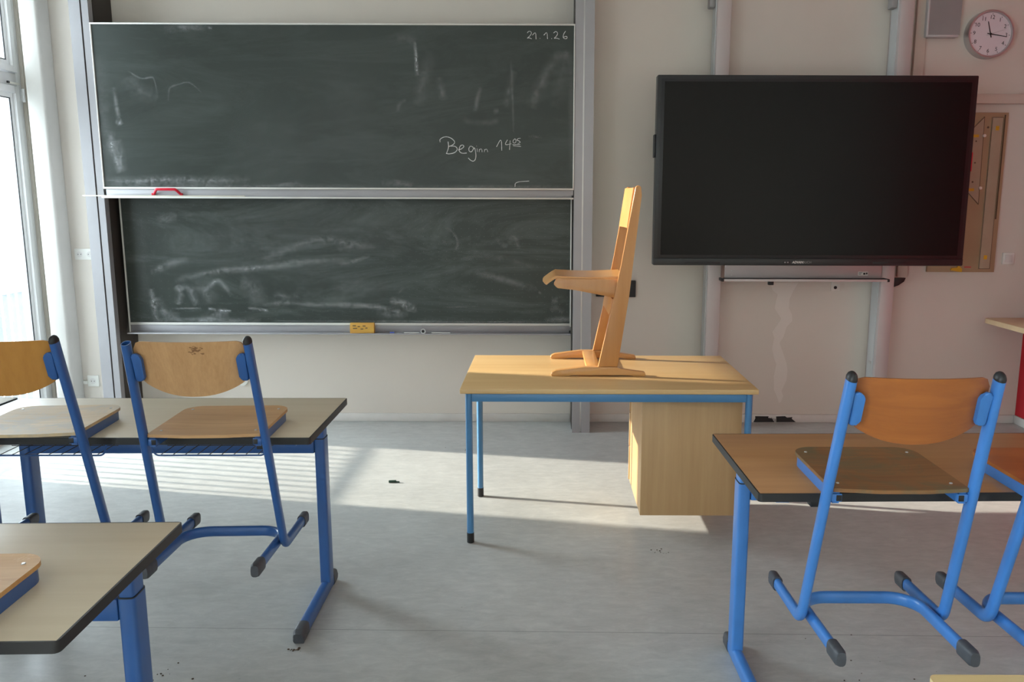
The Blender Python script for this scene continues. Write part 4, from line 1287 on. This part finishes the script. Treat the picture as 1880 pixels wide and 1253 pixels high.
# ================================================================= STUDENT CHAIRS
def chair(label, x, y, rz, m_back, m_seat, blue, open_left=False, wave_seat=False):
    """origin at the middle of the seat's rear edge; local z 0 is the level the runners hang at"""
    Z0 = 0.352
    t = empty('student_chair', label, 'chair', (x, y, Z0), rz, 'blue-framed chairs hung on the desks')
    zz = lambda z: z - Z0
    a, b_ = 0.0125, 0.0185
    for s in (-1, 1):
        pts = [(s * 0.180, -0.072, zz(1.112)), (s * 0.190, 0.018, zz(0.790)), (s * 0.2000, 0.131, zz(0.376)), (s * 0.2000, 0.392, zz(0.364))]
        path = fillet(pts, 0.055, 10)
        op = open_left and s < 0
        bm = bmesh.new()
        rings = sweep(bm, path, a, b_, seg=18, cap=not op, power=2.4)
        if op:
            bm.faces.new(rings[-1])
            inner = []
            for sc, dz in ((0.84, 0), (0.84, -0.03)):
                cen = path[0]
                tdir = (path[1] - path[0]).normalized()
                inner.append([bm.verts.new(cen + (v.co - cen) * sc + tdir * (-dz)) for v in rings[0]])
            for k in range(18):
                bm.faces.new((rings[0][k], inner[0][k], inner[0][(k + 1) % 18], rings[0][(k + 1) % 18]))
                bm.faces.new((inner[0][k], inner[1][k], inner[1][(k + 1) % 18], inner[0][(k + 1) % 18]))
            bm.faces.new(inner[1])
        lg = link('leg', bm, blue, t)
        # cap at the front end of the runner
        bm = bmesh.new()
        e = Vector((s * 0.2, 0.392, zz(0.364)))
        sweep(bm, [e + Vector((0, -0.030, 0.0015)), e + Vector((0, 0.022, -0.001)), e + Vector((0, 0.034, -0.0015))], 0.0155, 0.0225, seg=18, power=3.0)
        for v in bm.verts:
            if v.co.y > e.y + 0.028:
                v.co.x = e.x + (v.co.x - e.x) * 0.75
                v.co.z = e.z + (v.co.z - e.z) * 0.8
        link('foot_cap', bm, M['cap'], lg)
        if not op:
            bm = bmesh.new()
            tp = Vector(pts[0])
            d = (Vector(pts[0]) - Vector(pts[1])).normalized()
            ax = [(0, 1.06), (0.006, 1.06), (0.014, 0.85), (0.019, 0.5), (0.021, 0.15)]
            rg = []
            u = Vector((1, 0, 0))
            u = (u - d * u.dot(d)).normalized()
            v_ = d.cross(u)
            for h, r in ax:
                rg.append([bm.verts.new(tp + d * h + u * (a * r * math.cos(2 * math.pi * k / 18)) + v_ * (b_ * r * math.sin(2 * math.pi * k / 18))) for k in range(18)])
            for r0, r1 in zip(rg, rg[1:]):
                for k in range(18):
                    bm.faces.new((r0[k], r0[(k + 1) % 18], r1[(k + 1) % 18], r1[k]))
            bm.faces.new(rg[0][::-1])
            bm.faces.new(rg[-1])
            link('end_cap', bm, M['black'], lg)
        # bracket plate holding the backrest
        bm = bmesh.new()
        pl = round_poly([(s * 0.171, zz(0.985)), (s * 0.143, zz(0.992)), (s * 0.141, zz(1.062)), (s * 0.150, zz(1.078)), (s * 0.169, zz(1.080))], 0.012, 5)
        prism(bm, pl, 'y', -0.008, 0.008, bev=0.005, seg=3)
        for v in bm.verts:
            v.co.y += -0.062 + (zz(1.08) - v.co.z) * 0.27 - 0.004
        link('backrest_bracket', bm, blue, t)
    # U-shaped rear runner with crossbar
    pts = [(-0.1700, -0.066, zz(0.389)), (-0.1715, 0.262, zz(0.374)), (0.1715, 0.262, zz(0.374)), (0.1700, -0.066, zz(0.389))]
    rr = link('rear_runner', tube(fillet(pts, 0.085, 10), 0.0185, 0.0120, ref=(0, 0, 1), seg=18, power=2.4), blue, t)
    for s in (-1, 1):
        bm = bmesh.new()
        e = Vector((s * 0.170, -0.066, zz(0.389)))
        sweep(bm, [e + Vector((0, -0.040, 0.002)), e + Vector((0, -0.028, 0.0015)), e + Vector((0, 0.028, -0.0015))], 0.0155, 0.0225, seg=18, power=3.0)
        for v in bm.verts:
            if v.co.y < e.y - 0.034:
                v.co.x = e.x + (v.co.x - e.x) * 0.78
                v.co.z = e.z + (v.co.z - e.z) * 0.82
        link('foot_cap', bm, M['cap'], rr)
    # seat frame: rail under the ply, cross tube at the rear
    zr0, zr1 = zz(0.7605), zz(0.7945)
    outer = round_poly([(-0.174, 0.02), (-0.174, 0.368), (0.174, 0.368), (0.174, 0.02)], [0, 0.05, 0.05, 0], 6)
    inner = round_poly([(-0.156, 0.02), (-0.156, 0.350), (0.156, 0.350), (0.156, 0.02)], [0, 0.034, 0.034, 0], 6)
    bm = bmesh.new()
    n = len(outer)
    R_ = [[bm.verts.new((p[0], p[1], z)) for p in P_] for P_, z in ((outer, zr0), (outer, zr1), (inner, zr1), (inner, zr0))]
    for q in range(4):
        r0, r1 = R_[q], R_[(q + 1) % 4]
        for i in range(n - 1):
            bm.faces.new((r0[i], r0[i + 1], r1[i + 1], r1[i]))
    bm.faces.new([R_[q][0] for q in range(4)])
    bm.faces.new([R_[q][n - 1] for q in (3, 2, 1, 0)])
    link('seat_rail', bm, blue, t)
    bm = bmesh.new()
    box(bm, -0.178, -0.150, 0.014, 0.036, zz(0.766), zz(0.788), bev=0.003)
    box(bm, 0.150, 0.178, 0.014, 0.036, zz(0.766), zz(0.788), bev=0.003)
    box(bm, -0.156, 0.156, 0.130, 0.150, zz(0.764), zz(0.784), bev=0.003)
    link('rear_crossbar', bm, blue, t)
    for s in (-1, 1):
        link('rail_plug', B(s * 0.159 - 0.007, s * 0.159 + 0.007, 0.012, 0.0145, zz(0.769), zz(0.785), bev=0.001), M['black'], t)
    # seat: moulded ply
    bm = bmesh.new()
    pol = round_poly([(-0.1785, 0.012), (-0.06, -0.0035), (0.06, -0.0035), (0.1785, 0.012), (0.181, 0.375), (-0.181, 0.375)], [0.008, 0.2, 0.2, 0.008, 0.058, 0.058], 7)
    cx_, cy_ = 0.0, 0.185
    NR = 7
    def sz(px, py, top):
        u, v = (px - cx_) / 0.18, (py - cy_) / 0.19
        z = zz(0.8045) - 0.006 * max(0.0, (1 - u * u)) * max(0.0, (1 - v * v))
        return z if top else z - 0.010
    T_, Bt = [], []
    for k in range(1, NR + 1):
        f_ = k / NR
        T_.append([bm.verts.new((cx_ + (p[0] - cx_) * f_, cy_ + (p[1] - cy_) * f_, sz(cx_ + (p[0] - cx_) * f_, cy_ + (p[1] - cy_) * f_, True))) for p in pol])
        Bt.append([bm.verts.new((cx_ + (p[0] - cx_) * f_, cy_ + (p[1] - cy_) * f_, sz(cx_ + (p[0] - cx_) * f_, cy_ + (p[1] - cy_) * f_, False))) for p in pol])
    ct, cbv = bm.verts.new((cx_, cy_, sz(cx_, cy_, True))), bm.verts.new((cx_, cy_, sz(cx_, cy_, False)))
    n = len(pol)
    for i in range(n):
        j = (i + 1) % n
        bm.faces.new((ct, T_[0][i], T_[0][j]))
        bm.faces.new((cbv, Bt[0][j], Bt[0][i]))
        for k in range(NR - 1):
            bm.faces.new((T_[k][i], T_[k + 1][i], T_[k + 1][j], T_[k][j]))
            bm.faces.new((Bt[k][i], Bt[k][j], Bt[k + 1][j], Bt[k + 1][i]))
        bm.faces.new((T_[-1][i], Bt[-1][i], Bt[-1][j], T_[-1][j]))
    link('seat', bm, m_seat, t)
    for px, py in ((-0.150, 0.055), (0.150, 0.055), (-0.150, 0.325), (0.150, 0.325)):
        bm = bmesh.new()
        cyl(bm, (px, py, sz(px, py, True) - 0.001), 0.0055, 0.003, 'z', 14, r2=0.0035)
        link('rivet', bm, M['silver'], t)
    # backrest: moulded ply, straight top, bowed lower edge, curved round the back
    bm = bmesh.new()
    nx, nz = 28, 10
    hw = 0.168
    F_, K_ = [], []
    for i in range(nx + 1):
        u = -1 + 2 * i / nx
        x = hw * u
        r = 0.028
        d_edge = hw - abs(x)
        cut = 0.0 if d_edge >= r else r - math.sqrt(max(0.0, r * r - (r - d_edge) ** 2))
        ztop = 1.116 - cut * 0.9
        zbot = 0.938 + 0.056 * abs(u) ** 2.3 + (0.0 if d_edge >= r else (r - math.sqrt(max(0.0, r * r - (r - d_edge) ** 2))) * 0.8)
        ff, kk = [], []
        for j in range(nz + 1):
            z = zbot + (ztop - zbot) * j / nz
            yb = -0.050 - (z - 1.08) * 0.28 - 0.030 * (1 - u * u)
            kk.append(bm.verts.new((x, yb, zz(z))))
            ff.append(bm.verts.new((x, yb + 0.008, zz(z))))
        F_.append(ff)
        K_.append(kk)
    for i in range(nx):
        for j in range(nz):
            bm.faces.new((F_[i][j], F_[i + 1][j], F_[i + 1][j + 1], F_[i][j + 1]))
            bm.faces.new((K_[i][j], K_[i][j + 1], K_[i + 1][j + 1], K_[i + 1][j]))
        bm.faces.new((F_[i][0], K_[i][0], K_[i + 1][0], F_[i + 1][0]))
        bm.faces.new((F_[i][nz], F_[i + 1][nz], K_[i + 1][nz], K_[i][nz]))
    for j in range(nz):
        bm.faces.new((F_[0][j], F_[0][j + 1], K_[0][j + 1], K_[0][j]))
        bm.faces.new((F_[nx][j], K_[nx][j], K_[nx][j + 1], F_[nx][j + 1]))
    link('backrest', bm, m_back, t)
    return t
cB = chair('blue-framed chair with a pale backrest bearing a brown scuff, open left tube end', -1.079, 2.508, 0.045, M['bk_light'], M['st_light'], BL, open_left=True)
cE = chair('blue-framed chair with a golden backrest and pale worn seat, at the left edge', -1.668, 2.508, 0.075, M['bk_gold'], M['st_worn'], BL)
cA = chair('blue-framed chair with a reddish-brown backrest and dark worn seat, on the right desk', 0.926, 2.025, 0.0, M['bk_dark'], M['st_green'], BR_)
cC = chair('blue-framed chair cut off by the right edge of the photo', 1.455, 2.022, 0.0, M['bk_dark'], M['bk_dark'], BR_)
cF = chair('chair of which only a scuffed seat corner shows on the nearest left desk', -1.196, 1.245, 0.05, M['bk_light'], M['st_near'], BL)
# brown scuff on the pale backrest
bm = bmesh.new()
random.seed(3)
for k in range(46):
    u, v = random.gauss(0.028, 0.010), random.gauss(0, 0.0065)
    w_ = random.uniform(0.002, 0.0055)
    h_ = random.uniform(0.0008, 0.002)
    z = 1.093 + v - 0.352
    yb = -0.050 - (1.093 + v - 1.08) * 0.28 - 0.030 * (1 - (u / 0.168) ** 2)
    n_ = 7
    ring = [bm.verts.new((u + w_ * math.cos(6.283 * q / n_), yb - 0.0004 - 0.00001 * k - (h_ * math.sin(6.283 * q / n_)) * 0.28, z + h_ * math.sin(6.283 * q / n_))) for q in range(n_)]
    bm.faces.new(ring)
sm_ = link('scuff_mark', bm, M['scuff'], cB, smooth=False)
sm_['label'] = 'patch of brown scuffs near the top of the backrest'

# ================================================================= RIGHT SIDE TABLE
rt = empty('side_table', 'pale wooden table with a rounded corner against the right wall', 'table', (2.97, 4.3, 0))
bm = bmesh.new()
prism(bm, round_poly([(0.02, 0.0), (0.325, 0.0), (0.325, 1.22), (0.0, 1.22)], [0.04, 0.01, 0.01, 0.04], 6), 'z', 0.728, 0.76, bev=0.003)
link('tabletop', bm, M['side_top'], rt)
for x, y in ((0.10, 0.10), (0.28, 0.10), (0.28, 0.70)):
    bm = bmesh.new()
    cyl(bm, (x, y, 0.0), 0.016, 0.7275, 'z', 18)
    link('leg', bm, M['alu'], rt)

# ================================================================= BITS ON THE FLOOR
bm = bmesh.new()
sweep(bm, [(-0.02, 0, 0.0075), (0.02, 0.004, 0.0075)], 0.007, 0.007, ref=(0, 0, 1), seg=12)
sweep(bm, [(0.018, 0.004, 0.005), (0.038, 0.006, 0.003)], 0.004, 0.003, ref=(0, 0, 1), seg=8)
tag(link('marker_cap', bm, M['green_bit'], loc=(-0.835, 4.33, 0)), 'small dark green plastic bit on the sunlit floor', 'litter')
def crumb(x, y, r, n, spread, label, seed):
    random.seed(seed)
    bm = bmesh.new()
    for k in range(n):
        px, py = random.gauss(0, spread), random.gauss(0, spread * 0.6)
        rr = r * random.uniform(0.2, 1.0) if k else r
        bmesh.ops.create_icosphere(bm, subdivisions=1, radius=rr, matrix=Matrix.Translation((px, py, rr * 0.45)) @ Matrix.Diagonal((1.2, 1, 0.5, 1)))
    for v in bm.verts:
        v.co += Vector((random.uniform(-1, 1), random.uniform(-1, 1), 0)) * r * 0.12
        v.co.z = max(v.co.z, 0.0002)
    o = link('dirt_crumbs', bm, M['dirt'], loc=(x, y, 0))
    tag(o, label, 'dirt')
    o['kind'] = 'stuff'
crumb(-0.866, 2.622, 0.005, 11, 0.013, 'dark dirt crumbs on the floor beside the desk foot cap', 1)
crumb(-1.28, 2.47, 0.004, 16, 0.06, 'scattered dirt specks on the floor between the two left desks', 2)
crumb(0.515, 3.44, 0.004, 12, 0.02, 'small reddish crumbs on the floor in front of the teacher desk cabinet', 4)
crumb(1.02, 2.50, 0.003, 14, 0.14, 'dirt specks on the floor under the right desk', 5)
crumb(-0.55, 5.05, 0.003, 8, 0.12, 'specks on the floor near the back wall', 6)
